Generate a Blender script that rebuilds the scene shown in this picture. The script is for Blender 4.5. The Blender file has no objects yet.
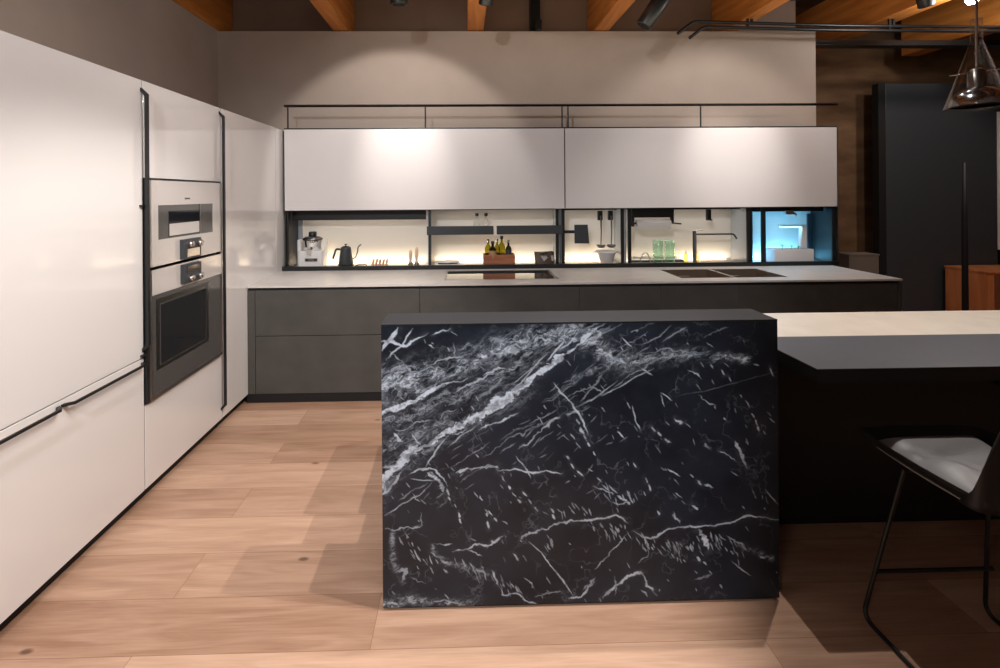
import bpy, math, random
import numpy as np
from mathutils import Vector, Matrix
C = bpy.context.scene.collection
R = math.radians
random.seed(5)

# ------------------------------------------------------------------ materials
def nt(name):
    m = bpy.data.materials.new(name); m.use_nodes = True
    return m, m.node_tree, m.node_tree.nodes['Principled BSDF']
def setp(p, **k):
    for a, v in k.items():
        a = a.replace('_', ' ')
        if a in p.inputs: p.inputs[a].default_value = v
def mat(name, col, rough=.5, metal=0, noise=0, scale=20, bump=0, coat=0, **k):
    m, t, p = nt(name)
    setp(p, Base_Color=(*col, 1), Roughness=rough, Metallic=metal, **k)
    if coat: setp(p, Coat_Weight=coat, Coat_Roughness=.04)
    if noise or bump:
        tc = t.nodes.new('ShaderNodeTexCoord'); n = t.nodes.new('ShaderNodeTexNoise')
        n.inputs['Scale'].default_value = scale; n.inputs['Detail'].default_value = 5
        t.links.new(tc.outputs['Object'], n.inputs['Vector'])
        if noise:
            r = t.nodes.new('ShaderNodeValToRGB')
            r.color_ramp.elements[0].position = .3; r.color_ramp.elements[1].position = .7
            r.color_ramp.elements[0].color = (*[c*(1-noise) for c in col], 1)
            r.color_ramp.elements[1].color = (*[min(1, c*(1+noise)) for c in col], 1)
            t.links.new(n.outputs['Fac'], r.inputs['Fac']); t.links.new(r.outputs['Color'], p.inputs['Base Color'])
        if bump:
            b = t.nodes.new('ShaderNodeBump'); b.inputs['Strength'].default_value = bump; b.inputs['Distance'].default_value = .01
            t.links.new(n.outputs['Fac'], b.inputs['Height']); t.links.new(b.outputs['Normal'], p.inputs['Normal'])
    return m
def glass(name, col=(1, 1, 1), rough=.02, ior=1.45):
    m, t, p = nt(name); t.nodes.remove(p); L = t.links.new; out = t.nodes['Material Output']
    tr = t.nodes.new('ShaderNodeBsdfTransparent'); tr.inputs[0].default_value = (*col, 1)
    gl = t.nodes.new('ShaderNodeBsdfGlossy'); gl.inputs['Roughness'].default_value = rough
    lw = t.nodes.new('ShaderNodeLayerWeight'); lw.inputs[0].default_value = .5; pw = t.nodes.new('ShaderNodeMath'); pw.operation = 'POWER'; pw.inputs[1].default_value = 3.5; L(lw.outputs['Facing'], pw.inputs[0])
    fr = t.nodes.new('ShaderNodeMath'); fr.operation = 'MULTIPLY_ADD'; fr.inputs[1].default_value = .7; fr.inputs[2].default_value = .035; L(pw.outputs[0], fr.inputs[0])
    mx = t.nodes.new('ShaderNodeMixShader'); L(fr.outputs[0], mx.inputs[0]); L(tr.outputs[0], mx.inputs[1]); L(gl.outputs[0], mx.inputs[2]); L(mx.outputs[0], out.inputs[0]); return m
def emis(name, col, s):
    m, t, p = nt(name); setp(p, Base_Color=(*col, 1), Emission_Color=(*col, 1), Emission_Strength=s); return m
def wood(name, dark, light, axis='X', rough=.5, stretch=12, scale=1.6, rings=6):
    m, t, p = nt(name); setp(p, Roughness=rough)
    tc = t.nodes.new('ShaderNodeTexCoord'); mp = t.nodes.new('ShaderNodeMapping')
    s = {'X': (1, stretch, stretch), 'Y': (stretch, 1, stretch), 'Z': (stretch, stretch, 1)}[axis]
    mp.inputs['Scale'].default_value = s
    n = t.nodes.new('ShaderNodeTexNoise'); n.inputs['Scale'].default_value = scale; n.inputs['Detail'].default_value = 7; n.inputs['Distortion'].default_value = .6
    r = t.nodes.new('ShaderNodeValToRGB'); r.color_ramp.elements[0].position = .32; r.color_ramp.elements[1].position = .7
    r.color_ramp.elements[0].color = (*dark, 1); r.color_ramp.elements[1].color = (*light, 1)
    L = t.links.new
    L(tc.outputs['Object'], mp.inputs['Vector']); L(mp.outputs['Vector'], n.inputs['Vector']); L(n.outputs['Fac'], r.inputs['Fac']); L(r.outputs['Color'], p.inputs['Base Color'])
    return m

def floor_mat():
    m, t, p = nt('oak_planks'); N = t.nodes.new; L = t.links.new
    tc = N('ShaderNodeTexCoord'); mp = N('ShaderNodeMapping'); mp.inputs['Location'].default_value = (.35, -1.98+.245*8, 0)
    L(tc.outputs['Object'], mp.inputs['Vector'])
    br = N('ShaderNodeTexBrick'); br.offset = .37; br.offset_frequency = 2
    for k, v in (('Scale', 1), ('Mortar Size', .0011), ('Mortar Smooth', .2), ('Brick Width', 2.3), ('Row Height', .245), ('Bias', 0)): br.inputs[k].default_value = v
    br.inputs['Color1'].default_value = (0, 0, 0, 1); br.inputs['Color2'].default_value = (1, 1, 1, 1); br.inputs['Mortar'].default_value = (.5, .5, .5, 1)
    L(mp.outputs['Vector'], br.inputs['Vector'])
    # every plank shifts the grain so neighbours differ
    sh = N('ShaderNodeVectorMath'); sh.operation = 'SCALE'; sh.inputs['Scale'].default_value = 7.3; L(br.outputs['Color'], sh.inputs[0])
    ad = N('ShaderNodeVectorMath'); L(mp.outputs['Vector'], ad.inputs[0]); L(sh.outputs[0], ad.inputs[1])
    m2 = N('ShaderNodeMapping'); m2.inputs['Scale'].default_value = (1.1, 9, 1); L(ad.outputs[0], m2.inputs['Vector'])
    n1 = N('ShaderNodeTexNoise'); n1.inputs['Scale'].default_value = 1.5; n1.inputs['Detail'].default_value = 8; n1.inputs['Distortion'].default_value = 1.2; L(m2.outputs['Vector'], n1.inputs['Vector'])
    m3 = N('ShaderNodeMapping'); m3.inputs['Scale'].default_value = (3, 70, 1); L(ad.outputs[0], m3.inputs['Vector'])
    n2 = N('ShaderNodeTexNoise'); n2.inputs['Scale'].default_value = 2; n2.inputs['Detail'].default_value = 6; L(m3.outputs['Vector'], n2.inputs['Vector'])
    mixn = N('ShaderNodeMix'); mixn.inputs['Factor'].default_value = .3; L(n1.outputs['Fac'], mixn.inputs[2]); L(n2.outputs['Fac'], mixn.inputs[3])
    sb = N('ShaderNodeSeparateColor'); L(br.outputs['Color'], sb.inputs[0])
    ma = N('ShaderNodeMath'); ma.operation = 'MULTIPLY_ADD'; ma.inputs[1].default_value = .36; L(sb.outputs[0], ma.inputs[0]); L(mixn.outputs[0], ma.inputs[2])
    r = N('ShaderNodeValToRGB'); r.color_ramp.elements[0].position = .36; r.color_ramp.elements[1].position = .92
    r.color_ramp.elements[0].color = FL_D; r.color_ramp.elements[1].color = FL_L
    L(ma.outputs[0], r.inputs['Fac'])
    # knots
    m4 = N('ShaderNodeMapping'); m4.inputs['Scale'].default_value = (1.7, 3.4, 1); L(tc.outputs['Object'], m4.inputs['Vector'])
    vo = N('ShaderNodeTexVoronoi'); vo.inputs['Scale'].default_value = 1.25; vo.inputs['Randomness'].default_value = 1; L(m4.outputs['Vector'], vo.inputs['Vector'])
    kn = N('ShaderNodeValToRGB'); kn.color_ramp.elements[0].position = .03; kn.color_ramp.elements[0].color = (.22, .17, .15, 1)
    kn.color_ramp.elements[1].position = .065; kn.color_ramp.elements[1].color = (1, 1, 1, 1)
    L(vo.outputs['Distance'], kn.inputs['Fac'])
    mu = N('ShaderNodeMix'); mu.data_type = 'RGBA'; mu.blend_type = 'MULTIPLY'; mu.inputs[0].default_value = .8; L(r.outputs['Color'], mu.inputs[6]); L(kn.outputs['Color'], mu.inputs[7])
    mx = N('ShaderNodeMix'); mx.data_type = 'RGBA'; L(br.outputs['Fac'], mx.inputs[0]); L(mu.outputs[2], mx.inputs[6]); mx.inputs[7].default_value = (.22, .11, .055, 1)
    L(mx.outputs[2], p.inputs['Base Color']); setp(p, Roughness=.42)
    return m
FL_D = (.29, .155, .094, 1); FL_L = (.60, .385, .27, 1)

def marble_mat():
    m, t, p = nt('black_veined_marble'); N = t.nodes.new; L = t.links.new
    a = N('ShaderNodeAttribute'); a.attribute_name = 'vein'
    tc = N('ShaderNodeTexCoord'); n = N('ShaderNodeTexNoise'); n.inputs['Scale'].default_value = 5; n.inputs['Detail'].default_value = 6
    L(tc.outputs['Object'], n.inputs['Vector'])
    r = N('ShaderNodeValToRGB'); r.color_ramp.elements[0].position = .35; r.color_ramp.elements[0].color = (.006, .010, .018, 1)
    r.color_ramp.elements[1].position = .75; r.color_ramp.elements[1].color = (.018, .026, .042, 1)
    L(n.outputs['Fac'], r.inputs['Fac'])
    mx = N('ShaderNodeMix'); mx.data_type = 'RGBA'; L(a.outputs['Fac'], mx.inputs[0]); L(r.outputs['Color'], mx.inputs[6]); mx.inputs[7].default_value = (.62, .72, .85, 1)
    L(mx.outputs[2], p.inputs['Base Color']); setp(p, Roughness=.35); p.inputs['Specular IOR Level'].default_value = .35
    return m
def wall_concrete():
    m, t, p = nt('brown_boarded_wall'); N = t.nodes.new; L = t.links.new
    tc = N('ShaderNodeTexCoord'); mp = N('ShaderNodeMapping'); mp.inputs['Scale'].default_value = (1.0, 1, 3); L(tc.outputs['Object'], mp.inputs['Vector'])
    n = N('ShaderNodeTexNoise'); n.inputs['Scale'].default_value = 2.2; n.inputs['Detail'].default_value = 6; L(mp.outputs['Vector'], n.inputs['Vector'])
    r = N('ShaderNodeValToRGB'); r.color_ramp.elements[0].position = .3; r.color_ramp.elements[0].color = (.10, .047, .020, 1)
    r.color_ramp.elements[1].position = .75; r.color_ramp.elements[1].color = (.22, .12, .058, 1)
    L(n.outputs['Fac'], r.inputs['Fac']); L(r.outputs['Color'], p.inputs['Base Color']); setp(p, Roughness=.8); return m

M = dict(
 floor=floor_mat(), marble=marble_mat(), brown=wall_concrete(),
 gloss=mat('gloss_white_glass', (.81, .785, .77), .10, coat=.6),
 upgloss=mat('satin_white_glass', (.72, .68, .67), .35, coat=.15),
 wall=mat('taupe_plaster', (.42, .345, .295), .85, noise=.04, scale=3, bump=.05),
 upwall=mat('brown_plaster', (.25, .165, .12), .85, noise=.08, scale=2),
 ceil=mat('dark_ceiling', (.12, .065, .04), .9),
 beam=wood('orange_timber', (.42, .13, .02), (.72, .28, .06), 'Y', .5, 10, 1.2),
 dgrey=mat('charcoal_laminate', (.064, .060, .055), .55, noise=.12, scale=6),
 worktop=mat('pale_stone_worktop', (.66, .62, .585), .38, noise=.05, scale=9),
 cream=mat('cream_stone_top', (.78, .70, .60), .35, noise=.06, scale=7),
 black=mat('black_metal', (.008, .009, .010), .4),
 blackm=mat('black_matt', (.005, .005, .006), .65),
 bargrey=mat('grey_fenix_top', (.078, .080, .094), .45, noise=.03, scale=8),
 capgrey=mat('dark_grey_capping', (.013, .0135, .017), .65),
 islandb=mat('island_black', (.006, .006, .007), .5),
 steel=mat('brushed_steel', (.50, .48, .46), .28, 1),
 dsteel=mat('dark_steel', (.20, .19, .18), .3, 1),
 sink=mat('bronze_sink', (.34, .27, .21), .35, .8),
 ovenf=mat('oven_grey_glass', (.62, .585, .56), .16, .15, coat=.5),
 ovend=mat('oven_smoke_metal', (.13, .125, .12), .18, .4, coat=.4),
 dglass=mat('black_oven_glass', (.012, .013, .016), .06, coat=.5),
 hob=mat('black_hob_glass', (.01, .01, .01), .03, coat=1),
 domes=mat('dome_metal', (.42, .46, .50), .12, 1),
 chrome=mat('chrome', (.85, .85, .85), .08, 1),
 back=mat('white_back_glass', (.80, .75, .68), .22, coat=.2),
 side=mat('grey_side_glass', (.34, .37, .41), .25, coat=.3),
 shelf=mat('niche_floor', (.62, .56, .48), .35),
 white=mat('white_plastic', (.82, .80, .79), .3),
 clear=glass('clear_glass', (.97, .97, .97)), green=glass('green_glass', (.84, .95, .89), .02),
 oil=glass('olive_oil_glass', (.55, .52, .10), .03), darkoil=glass('dark_bottle_glass', (.13, .15, .05), .03), yel=glass('yellow_soap', (.95, .86, .45), .05),
 label=mat('tan_label', (.42, .24, .12), .7), wbox=wood('walnut_box', (.30, .10, .045), (.50, .19, .09), 'X', .45, 10, 3),
 pale=mat('pale_wood', (.66, .45, .30), .6, noise=.1), rose=mat('rose_wood_rack', (.62, .38, .27), .6),
 slate=mat('slate_grey', (.035, .04, .047), .5), paper=mat('grey_paper', (.50, .48, .46), .9, bump=.2, scale=80),
 leaf=mat('leaf_green', (.05, .36, .10), .5), soil=mat('soil', (.03, .02, .015), .9),
 fabric=mat('grey_cushion_leather', (.26, .26, .27), .4, bump=.3, scale=8, noise=.06),
 shell=mat('black_seat_shell', (.008, .008, .009), .5),
 console=wood('orange_console_wood', (.55, .16, .05), (.78, .30, .12), 'Z', .4, 6, 1.2),
 consoled=wood('dark_console_wood', (.20, .06, .03), (.30, .10, .05), 'Z', .4, 6, 1.2),
 panel=mat('anthracite_panel', (.045, .049, .056), .42), panelw=mat('white_frame', (.75, .7, .65), .6),
 taupe=mat('taupe_box', (.16, .125, .10), .7),
 lamp=emis('lit_lamp', (1, .97, .92), 60), led=emis('warm_led', (1, .80, .55), 5), screen=emis('cyan_led', (.45, .85, 1), 5),
 display=mat('oven_display', (.03, .025, .02), .15, coat=.5), knob=mat('knob_steel', (.75, .70, .66), .2, 1), darkbag=mat('coffee_beans', (.10, .065, .048), .5, noise=.3, scale=60),
 mesh=mat('white_enamel', (.72, .70, .69), .35),
)

# ------------------------------------------------------------------ mesh helpers
ORG = {}
class MB:
    def __init__(s): s.v = []; s.f = []; s.sm = []
    def add(s, vs, fs, sm=False):
        o = len(s.v); s.v += [tuple(x) for x in vs]; s.f += [tuple(i+o for i in f) for f in fs]; s.sm += [sm]*len(fs); return s
    def box(s, x0, x1, y0, y1, z0, z1, b=0):
        if x0 > x1: x0, x1 = x1, x0
        if y0 > y1: y0, y1 = y1, y0
        if z0 > z1: z0, z1 = z1, z0
        if not b:
            vs = [(x, y, z) for x in (x0, x1) for y in (y0, y1) for z in (z0, z1)]
            return s.add(vs, [(0, 1, 3, 2), (4, 6, 7, 5), (0, 4, 5, 1), (2, 3, 7, 6), (0, 2, 6, 4), (1, 5, 7, 3)])
        import bmesh
        bm = bmesh.new(); bmesh.ops.create_cube(bm, size=1)
        for v in bm.verts: v.co = Vector(((x0+x1)/2+v.co.x*(x1-x0), (y0+y1)/2+v.co.y*(y1-y0), (z0+z1)/2+v.co.z*(z1-z0)))
        bmesh.ops.bevel(bm, geom=bm.edges[:], offset=b, segments=2, affect='EDGES', profile=.5)
        bm.verts.index_update(); s.add([v.co[:] for v in bm.verts], [[v.index for v in f.verts] for f in bm.faces]); bm.free(); return s
    def prism(s, pts, axis, a, b):
        """pts 2-D outline, extruded along axis from a to b"""
        def P(p, t): return {'x': (t, p[0], p[1]), 'y': (p[0], t, p[1]), 'z': (p[0], p[1], t)}[axis]
        n = len(pts); vs = [P(p, a) for p in pts]+[P(p, b) for p in pts]
        fs = [tuple(range(n))[::-1], tuple(range(n, 2*n))]+[(i, (i+1) % n, (i+1) % n+n, i+n) for i in range(n)]
        return s.add(vs, fs)
    def lathe(s, prof, c, n=24, axis=None, sm=True, sx=1, sy=1):
        c = Vector(c); q = Matrix.Identity(3) if axis is None else Vector((0, 0, 1)).rotation_difference(Vector(axis)).to_matrix()
        vs = []; fs = []
        for r, z in prof:
            for i in range(n):
                a = 2*math.pi*i/n; vs.append(c+q@Vector((r*math.cos(a)*sx, r*math.sin(a)*sy, z)))
        for j in range(len(prof)-1):
            for i in range(n):
                fs.append((j*n+i, j*n+(i+1) % n, (j+1)*n+(i+1) % n, (j+1)*n+i))
        s.add(vs, fs, sm)
        for j, rev in ((0, True), (len(prof)-1, False)):
            if prof[j][0] > 1e-6:
                f = tuple(range(n)); s.add([vs[j*n+i] for i in range(n)], [f[::-1] if rev else f])
        return s
    def tube(s, pts, r, n=10, closed=False):
        pts = [Vector(p) for p in pts]; m = len(pts); vs = []; fs = []; up = None
        for k, p in enumerate(pts):
            if closed: d = pts[(k+1) % m]-pts[k-1]
            else: d = pts[min(k+1, m-1)]-pts[max(k-1, 0)]
            d.normalize()
            if up is None: up = Vector((0, 0, 1)) if abs(d.z) < .9 else Vector((1, 0, 0))
            a = d.cross(up).normalized(); b = a.cross(d).normalized(); up = b
            rr = r[k] if isinstance(r, (list, tuple)) else r
            for i in range(n):
                t = 2*math.pi*i/n; vs.append(p+a*rr*math.cos(t)+b*rr*math.sin(t))
        for k in range(m if closed else m-1):
            for i in range(n):
                k2 = (k+1) % m; fs.append((k*n+i, k*n+(i+1) % n, k2*n+(i+1) % n, k2*n+i))
        s.add(vs, fs, True)
        if not closed: s.add([vs[i] for i in range(n)], [tuple(range(n))[::-1]]); s.add([vs[(m-1)*n+i] for i in range(n)], [tuple(range(n))])
        return s
    def build(s, name, m, parent=None, origin=None):
        o_ = Vector(ORG[parent.name]) if parent is not None else Vector(origin or (0, 0, 0))
        me = bpy.data.meshes.new(name); me.from_pydata([tuple(Vector(v)-o_) for v in s.v], [], s.f)
        me.polygons.foreach_set('use_smooth', s.sm); me.materials.append(m if not isinstance(m, str) else M[m]); me.update()
        ob = bpy.data.objects.new(name, me); C.objects.link(ob)
        if parent is not None: ob.parent = parent
        else: ob.location = o_
        ORG[ob.name] = tuple(o_); return ob
def bend(pts, n=6):   # round a polyline's inner corners
    P = [Vector(p) for p in pts]; out = [P[0]]
    for i in range(1, len(P)-1):
        a, b, c = P[i-1], P[i], P[i+1]; r = min((a-b).length, (c-b).length)*.4
        r = min(r, .05); p0 = b+(a-b).normalized()*r; p1 = b+(c-b).normalized()*r
        for k in range(n+1):
            t = k/n; out.append(p0*(1-t)**2+b*2*t*(1-t)+p1*t*t)
    return out+[P[-1]]
def B(name, m, parent, *a, b=0): return MB().box(*a, b=b).build(name, m, parent)
def thing(name, label, cat, loc, group=None):
    o = bpy.data.objects.new(name, None); C.objects.link(o); o.location = loc; o.empty_display_size = .05
    ORG[o.name] = tuple(loc); o['label'] = label; o['category'] = cat
    if group: o['group'] = group
    return o
def tag(o, label, cat, group=None):
    o['label'] = label; o['category'] = cat
    if group: o['group'] = group
    return o
def struct(name, mb, m): o = mb.build(name, m); o['kind'] = 'structure'; return o
def dup(root, loc, label, group=None):
    r = root.copy(); C.objects.link(r); r.location = loc; r['label'] = label
    if group: r['group'] = group
    for ch in list(root.children):
        c = ch.copy(); C.objects.link(c); c.parent = r
        for g in ch.children:
            d = g.copy(); C.objects.link(d); d.parent = c
    return r

# ------------------------------------------------------------------ key dimensions (metres)
XL = -1.724        # face of the tall white cabinets
YC = 3.817         # front of the worktop on the back run
YU = 4.567         # front of the wall cabinets
YB = 4.93          # back of the niche
ZC = .932          # worktop height
XR = 3.59          # right end of the run
LW = -2.513        # left wall
YW = 4.95          # back wall

# ------------------------------------------------------------------ the room
struct('floor', MB().box(LW, 8, -2.5, 6.6, -.1, 0), 'floor')
struct('wall_left', MB().box(LW-.15, LW, -2.5, YW+.15, 0, 3.352), 'wall')
struct('wall_back', MB().box(LW, 3.734, YW, YW+.28, 0, 3.345), 'wall')
struct('wall_back_upper', MB().box(LW, 3.735, 5.25, 5.35, 3.345, 4.1), 'upwall')
struct('wall_far', MB().box(3.0, 8, 6.2, 6.35, 0, 4.1), 'brown')
struct('wall_right', MB().box(8, 8.15, -2.5, 6.35, 0, 4.1), 'brown')
struct('wall_occluder', MB().box(-.548, 8, -.62, -.46, 0, 4.1), 'wall')  # unseen wall added so its edge shades the right side of the island
struct('ceiling', MB().box(LW-.15, 8.15, -2.5, 6.35, 4.1, 4.2), 'ceil')
struct('wall_left_upper', MB().box(LW-.15, LW-.08, -2.5, 5.35, 3.352, 4.1), 'upwall')
struct('trim_girder', MB().box(3.74, 8, 5.10, 5.22, 3.245, 3.30), 'black')
struct('trim_stanchion', MB().box(.745, .85, 5.15, 5.24, 3.35, 4.1).box(.77, .825, 4.9, 5.15, 3.35, 3.45), 'black')
bx = [(-2.60, -2.495), (-1.335, -1.175), (.055, .225), (1.385, 1.54), (2.775, 2.92), (4.16, 4.38), (5.55, 5.77), (6.95, 7.15)]
bl = ['orange timber roof beam running along the top of the left wall', 'orange timber roof beam above the lit oval on the back wall',
      'orange timber roof beam nearly end-on, above the two small bottles', 'orange timber roof beam with a black spotlight barrel beside it',
      'orange timber roof beam crossed by black pipes near the right end of the taupe wall', 'orange timber roof beam just right of the taupe wall, above the long black panel',
      'orange timber roof beam behind the hanging glass lamp', 'orange timber roof beam furthest to the right of the room']
for (a, b_), l in zip(bx, bl):
    y1 = 5.24 if a < 3.5 else 5.9
    if a > 6.9: continue
    t = MB().box(a, b_, -2.0, y1, 3.355, 3.84, b=.006).build('roof_beam', 'beam', None, ((a+b_)/2, y1, 3.355))
    tag(t, l, 'beam', 'timber roof beams')
B_ = MB().box(-2.51, -2.435, -2, 5.2, 3.355, 3.36)

# pipes under the beams
tag(MB().tube(bend([(2.112, 4.62, 3.21), (2.271, 4.62, 3.327), (3.72, 4.62, 3.288), (6.5, 4.62, 3.262)]), .016).box(2.84, 2.86, 4.61, 4.63, 3.31, 3.356).box(4.26, 4.28, 4.61, 4.63, 3.28, 3.356).box(5.64, 5.66, 4.61, 4.63, 3.27, 3.356).build('conduit_pipe', 'black', None, (2.1, 4.62, 3.2)),
    'thin black pipe with a kinked left end, the upper of two under the beams', 'pipe', 'black pipes under the beams')
tag(MB().tube(bend([(2.23, 4.62, 3.165), (2.369, 4.62, 3.275), (3.72, 4.62, 3.243), (6.5, 4.62, 3.225)]), .016).box(2.80, 2.815, 4.61, 4.63, 3.26, 3.356).box(4.22, 4.235, 4.61, 4.63, 3.24, 3.356).box(5.60, 5.615, 4.61, 4.63, 3.23, 3.356).build('conduit_pipe', 'black', None, (2.2, 4.62, 3.16)),
    'thin black pipe with a kinked left end, the lower of two under the beams', 'pipe', 'black pipes under the beams')

# spotlights on the ceiling
def spotlight(p, d, r, l, label):
    d = Vector(d).normalized(); p = Vector(p)
    t = thing('track_spotlight', label, 'spotlight', p, 'black track spotlights')
    MB().lathe([(r*.7, 0), (r, .01), (r, l-.01), (r*.96, l), (r*.82, l), (r*.8, l-.03), (0, l-.03)], p, 24, d).build('lamp_housing', 'black', t)
    MB().lathe([(r*.78, l-.032), (r*.6, l-.024), (0, l-.022)], p, 20, d).build('lens', 'chrome', t)
    MB().tube([p+Vector((0, 0, .0))+d*l*.3, p+d*l*.3+Vector((0, 0, 4.1-(p+d*l*.3).z))], .012).build('stem', 'black', t)
spotlight((-.53, 4.0, 3.45), (0, .15, -1), .072, .20, 'black spotlight barrel end poking down above the lit oval on the wall')
spotlight((.23, 3.95, 3.42), (-.15, .5, -.8), .06, .19, 'black perforated spotlight overlapping the end-on central beam')
spotlight((1.78, 4.0, 3.42), (-.55, .2, -.85), .072, .40, 'long black spotlight barrel leaning down to the left between two beams')
spotlight((2.85, 3.9, 3.5), (.1, .3, -1), .08, .235, 'black spotlight end above the black pipe kinks, hard against the beam')
spotlight((3.95, 4.0, 3.42), (.4, .2, -.8), .06, .19, 'black spotlight beside the beam left of the hanging glass lamp')

# ------------------------------------------------------------------ left wall of tall cabinets
def door(name, parent, y0, y1, z0, z1, m='gloss', x=XL, th=.022): return B(name, m, parent, x-th, x, y0, y1, z0, z1, b=.0015)
def crank_handle(parent, y, z0, z1, off=.036, w=.017, d=.014):
    m = MB()
    m.prism([(XL, z1+.035), (XL+off, z1), (XL+off, z0), (XL, z0-.035), (XL, z0-.015), (XL+off-d, z0+.012), (XL+off-d, z1-.012), (XL, z1+.015)], 'y', y, y+w)
    return m.build('handle', 'black', parent)
ZT = 2.276
G = .002
# cabinet nearest the camera
def tall(y0, y1, label, split, hy=None, hh=(), group='tall white cabinets along the left wall'):
    t = thing('tall_cabinet', label, 'cabinet', ((XL+LW)/2, (y0+y1)/2, 0), group)
    B('body', 'white', t, LW+.06, XL-.024, y0+G, y1-G, .07, ZT)
    B('plinth', 'blackm', t, LW+.06, XL-.048, y0, y1, 0, .069)
    if split:
        B('track_strip', 'steel', t, XL-.0235, XL-.010, y0+G, y1-G, split-.012, split+.012)
        door('door', t, y0+G, y1-G, split+.003, ZT); door('lower_door', t, y0+G, y1-G, .07, split-.003)
    return t
t = tall(.10, 1.39, 'tall white glossy cabinet running out of the left edge of the picture', .783)
def rail_handle(t, y0, y1, z=.757):
    m = MB(); x = XL; o = .036
    m.prism([(x, y0-.02), (x+o, y0+.012), (x+o, y1-.012), (x, y1+.02), (x, y1), (x+o-.009, y1-.017), (x+o-.009, y0+.017), (x, y0)], 'z', z-.006, z+.006)
    m.build('handle', 'black', t)
rail_handle(t, .9, 1.35)
t = tall(1.39, 2.60, 'tall white glossy cabinet with the long horizontal black handles, left of the ovens', .783)
rail_handle(t, 1.42, 2.045); rail_handle(t, 2.09, 2.575)
crank_handle(t, 2.584, .85, 2.20)
for z in (1.60, .80): B('bracket', 'black', t, XL, XL+.018, 2.57, 2.60, z-.005, z+.005)
# oven column
t = thing('oven_housing_cabinet', 'tall white glossy cabinet that houses the two steel ovens', 'cabinet', ((XL+LW)/2, 3.02, 0), 'tall white cabinets along the left wall')
y0, y1 = 2.604, 3.43
B('plinth', 'blackm', t, LW+.06, XL-.048, y0, y1, 0, .069)
m = MB().box(LW+.06, XL-.024, y0+G, y0+.014, .07, ZT).box(LW+.06, XL-.024, y1-.014, y1-G, .07, ZT).box(LW+.06, LW+.08, y0+.014, y1-.014, .07, ZT)
m.box(LW+.08, XL-.024, y0+.014, y1-.014, .07, .51).box(LW+.08, XL-.024, y0+.014, y1-.014, 1.76, ZT)
m.build('body', 'white', t)
door('upper_door', t, y0+G, y1-G, 1.752, ZT); door('lower_door', t, y0+G, y1-G, .07, .52)
crank_handle(t, 3.403, .165, 2.215)
B('edge_trim', 'black', t, XL-.02, XL+.012, 2.604, 2.622, .53, 1.75)
B('edge_trim', 'black', t, XL-.02, XL+.004, 3.396, 3.404, .53, 1.75)
t = tall(3.434, 4.42, 'tall white glossy cabinet in the far corner, behind the second long upright handle', 0)
door('door', t, 3.434+G, 4.42-G, .07, ZT)
t = tall(4.424, 4.93, 'narrow white filler cabinet meeting the wall cabinets in the corner', 0)
door('door', t, 4.424, 4.92, .07, ZT)

# ovens
def oven(z0, z1, ctl, win, inner, upper, label):
    X0 = XL+.001; y0, y1 = 2.626, 3.392; F = XL+.018; OY = (y0+y1)/2
    t = thing('built_in_oven', label, 'oven', (XL-.25, OY, z0))
    B('casing', 'dsteel', t, LW+.1, X0-.02, y0+.03, y1-.03, z0+.01, z1-.01)
    fm = 'ovenf' if upper else 'ovenf'
    # door panel as a frame around the window
    m = MB(); wy0, wy1, wz0, wz1 = win
    for a in ((y0, wy0, z0, z1), (wy1, y1, z0, z1), (wy0, wy1, z0, wz0), (wy0, wy1, wz1, z1)): m.box(X0, F, *a)
    d = m.build('door', fm if upper else 'ovend', t)
    if not upper:
        B('control_panel', 'ovenf', t, X0+.002, F+.003, y0, y1, wz1+.055, z1, b=.001)
        B('glass_surround', 'dsteel', t, X0+.002, F+.002, wy0-.03, wy1+.03, wz0-.02, wz1+.03)
    B('window', 'ovend' if upper else 'ovend', t, X0+.002, F-.004+(.007 if not upper else 0), wy0, wy1, wz0, wz1)
    iy0, iy1, iz0, iz1 = inner
    B('window_glass', 'dglass', t, X0+.004, F+(.005 if not upper else -.002), iy0, iy1, iz0, iz1)
    if upper:
        B('window_pale_band', 'ovenf', t, X0+.004, F-.001, iy0+.004, iy1-.004, iz0+.005, iz0+.075)  # paler band across the lower window glass
        B('hinge_post', 'steel', t, X0+.004, F+.001, iy1+.004, iy1+.012, wz0, wz1)
    B('side_trim', 'steel', t, X0, F+.003, y0-.003, y0+.012, z0, z1, b=.001)
    B('side_trim', 'steel', t, X0, F+.002, y1-.008, y1+.002, z0, z1, b=.001)
    B('edge_strip', 'black', t, X0, F-.003, y0, y1, z1, z1+.007) if upper else B('edge_strip', 'steel', t, X0, F+.003, y0+.012, y1-.008, z0, z0+.018)
    cy0, cy1, cz0, cz1 = ctl; U = F+.028
    pan = B('control_unit', 'slate', t, F, U, cy0, cy1, cz0, cz1, b=.002)
    kz = cz1-.03 if upper else cz0+.03
    B('display', 'knob' if upper else 'display', t, U, U+.002, cy0+.03, cy1-.02, (cz0+.012 if upper else kz+.03), (kz-.03 if upper else cz1-.012))
    for ky in (cy0+.055, cy1-.03):
        MB().lathe([(.018, 0), (.020, .004), (.018, .022), (.0155, .025), (0, .025)], (U, ky, kz), 20, (1, 0, 0)).build('knob', 'knob', t)
    if upper: B('brand_mark', 'dsteel', t, F, F+.0008, 2.955, 3.01, 1.632, 1.641)
    return t
oven(1.262, 1.74, (2.90, 3.085, 1.268, 1.388), (2.70, 3.285, 1.407, 1.60), (2.80, 3.12, 1.415, 1.565), True,
     'silver built-in compact oven with a wide shallow window, the upper of two')
oven(.535, 1.245, (2.90, 3.085, 1.12, 1.236), (2.705, 3.185, .705, 1.05), (2.712, 3.178, .712, 1.043), False,
     'dark silver built-in oven with a big black window, the lower of two')

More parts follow.
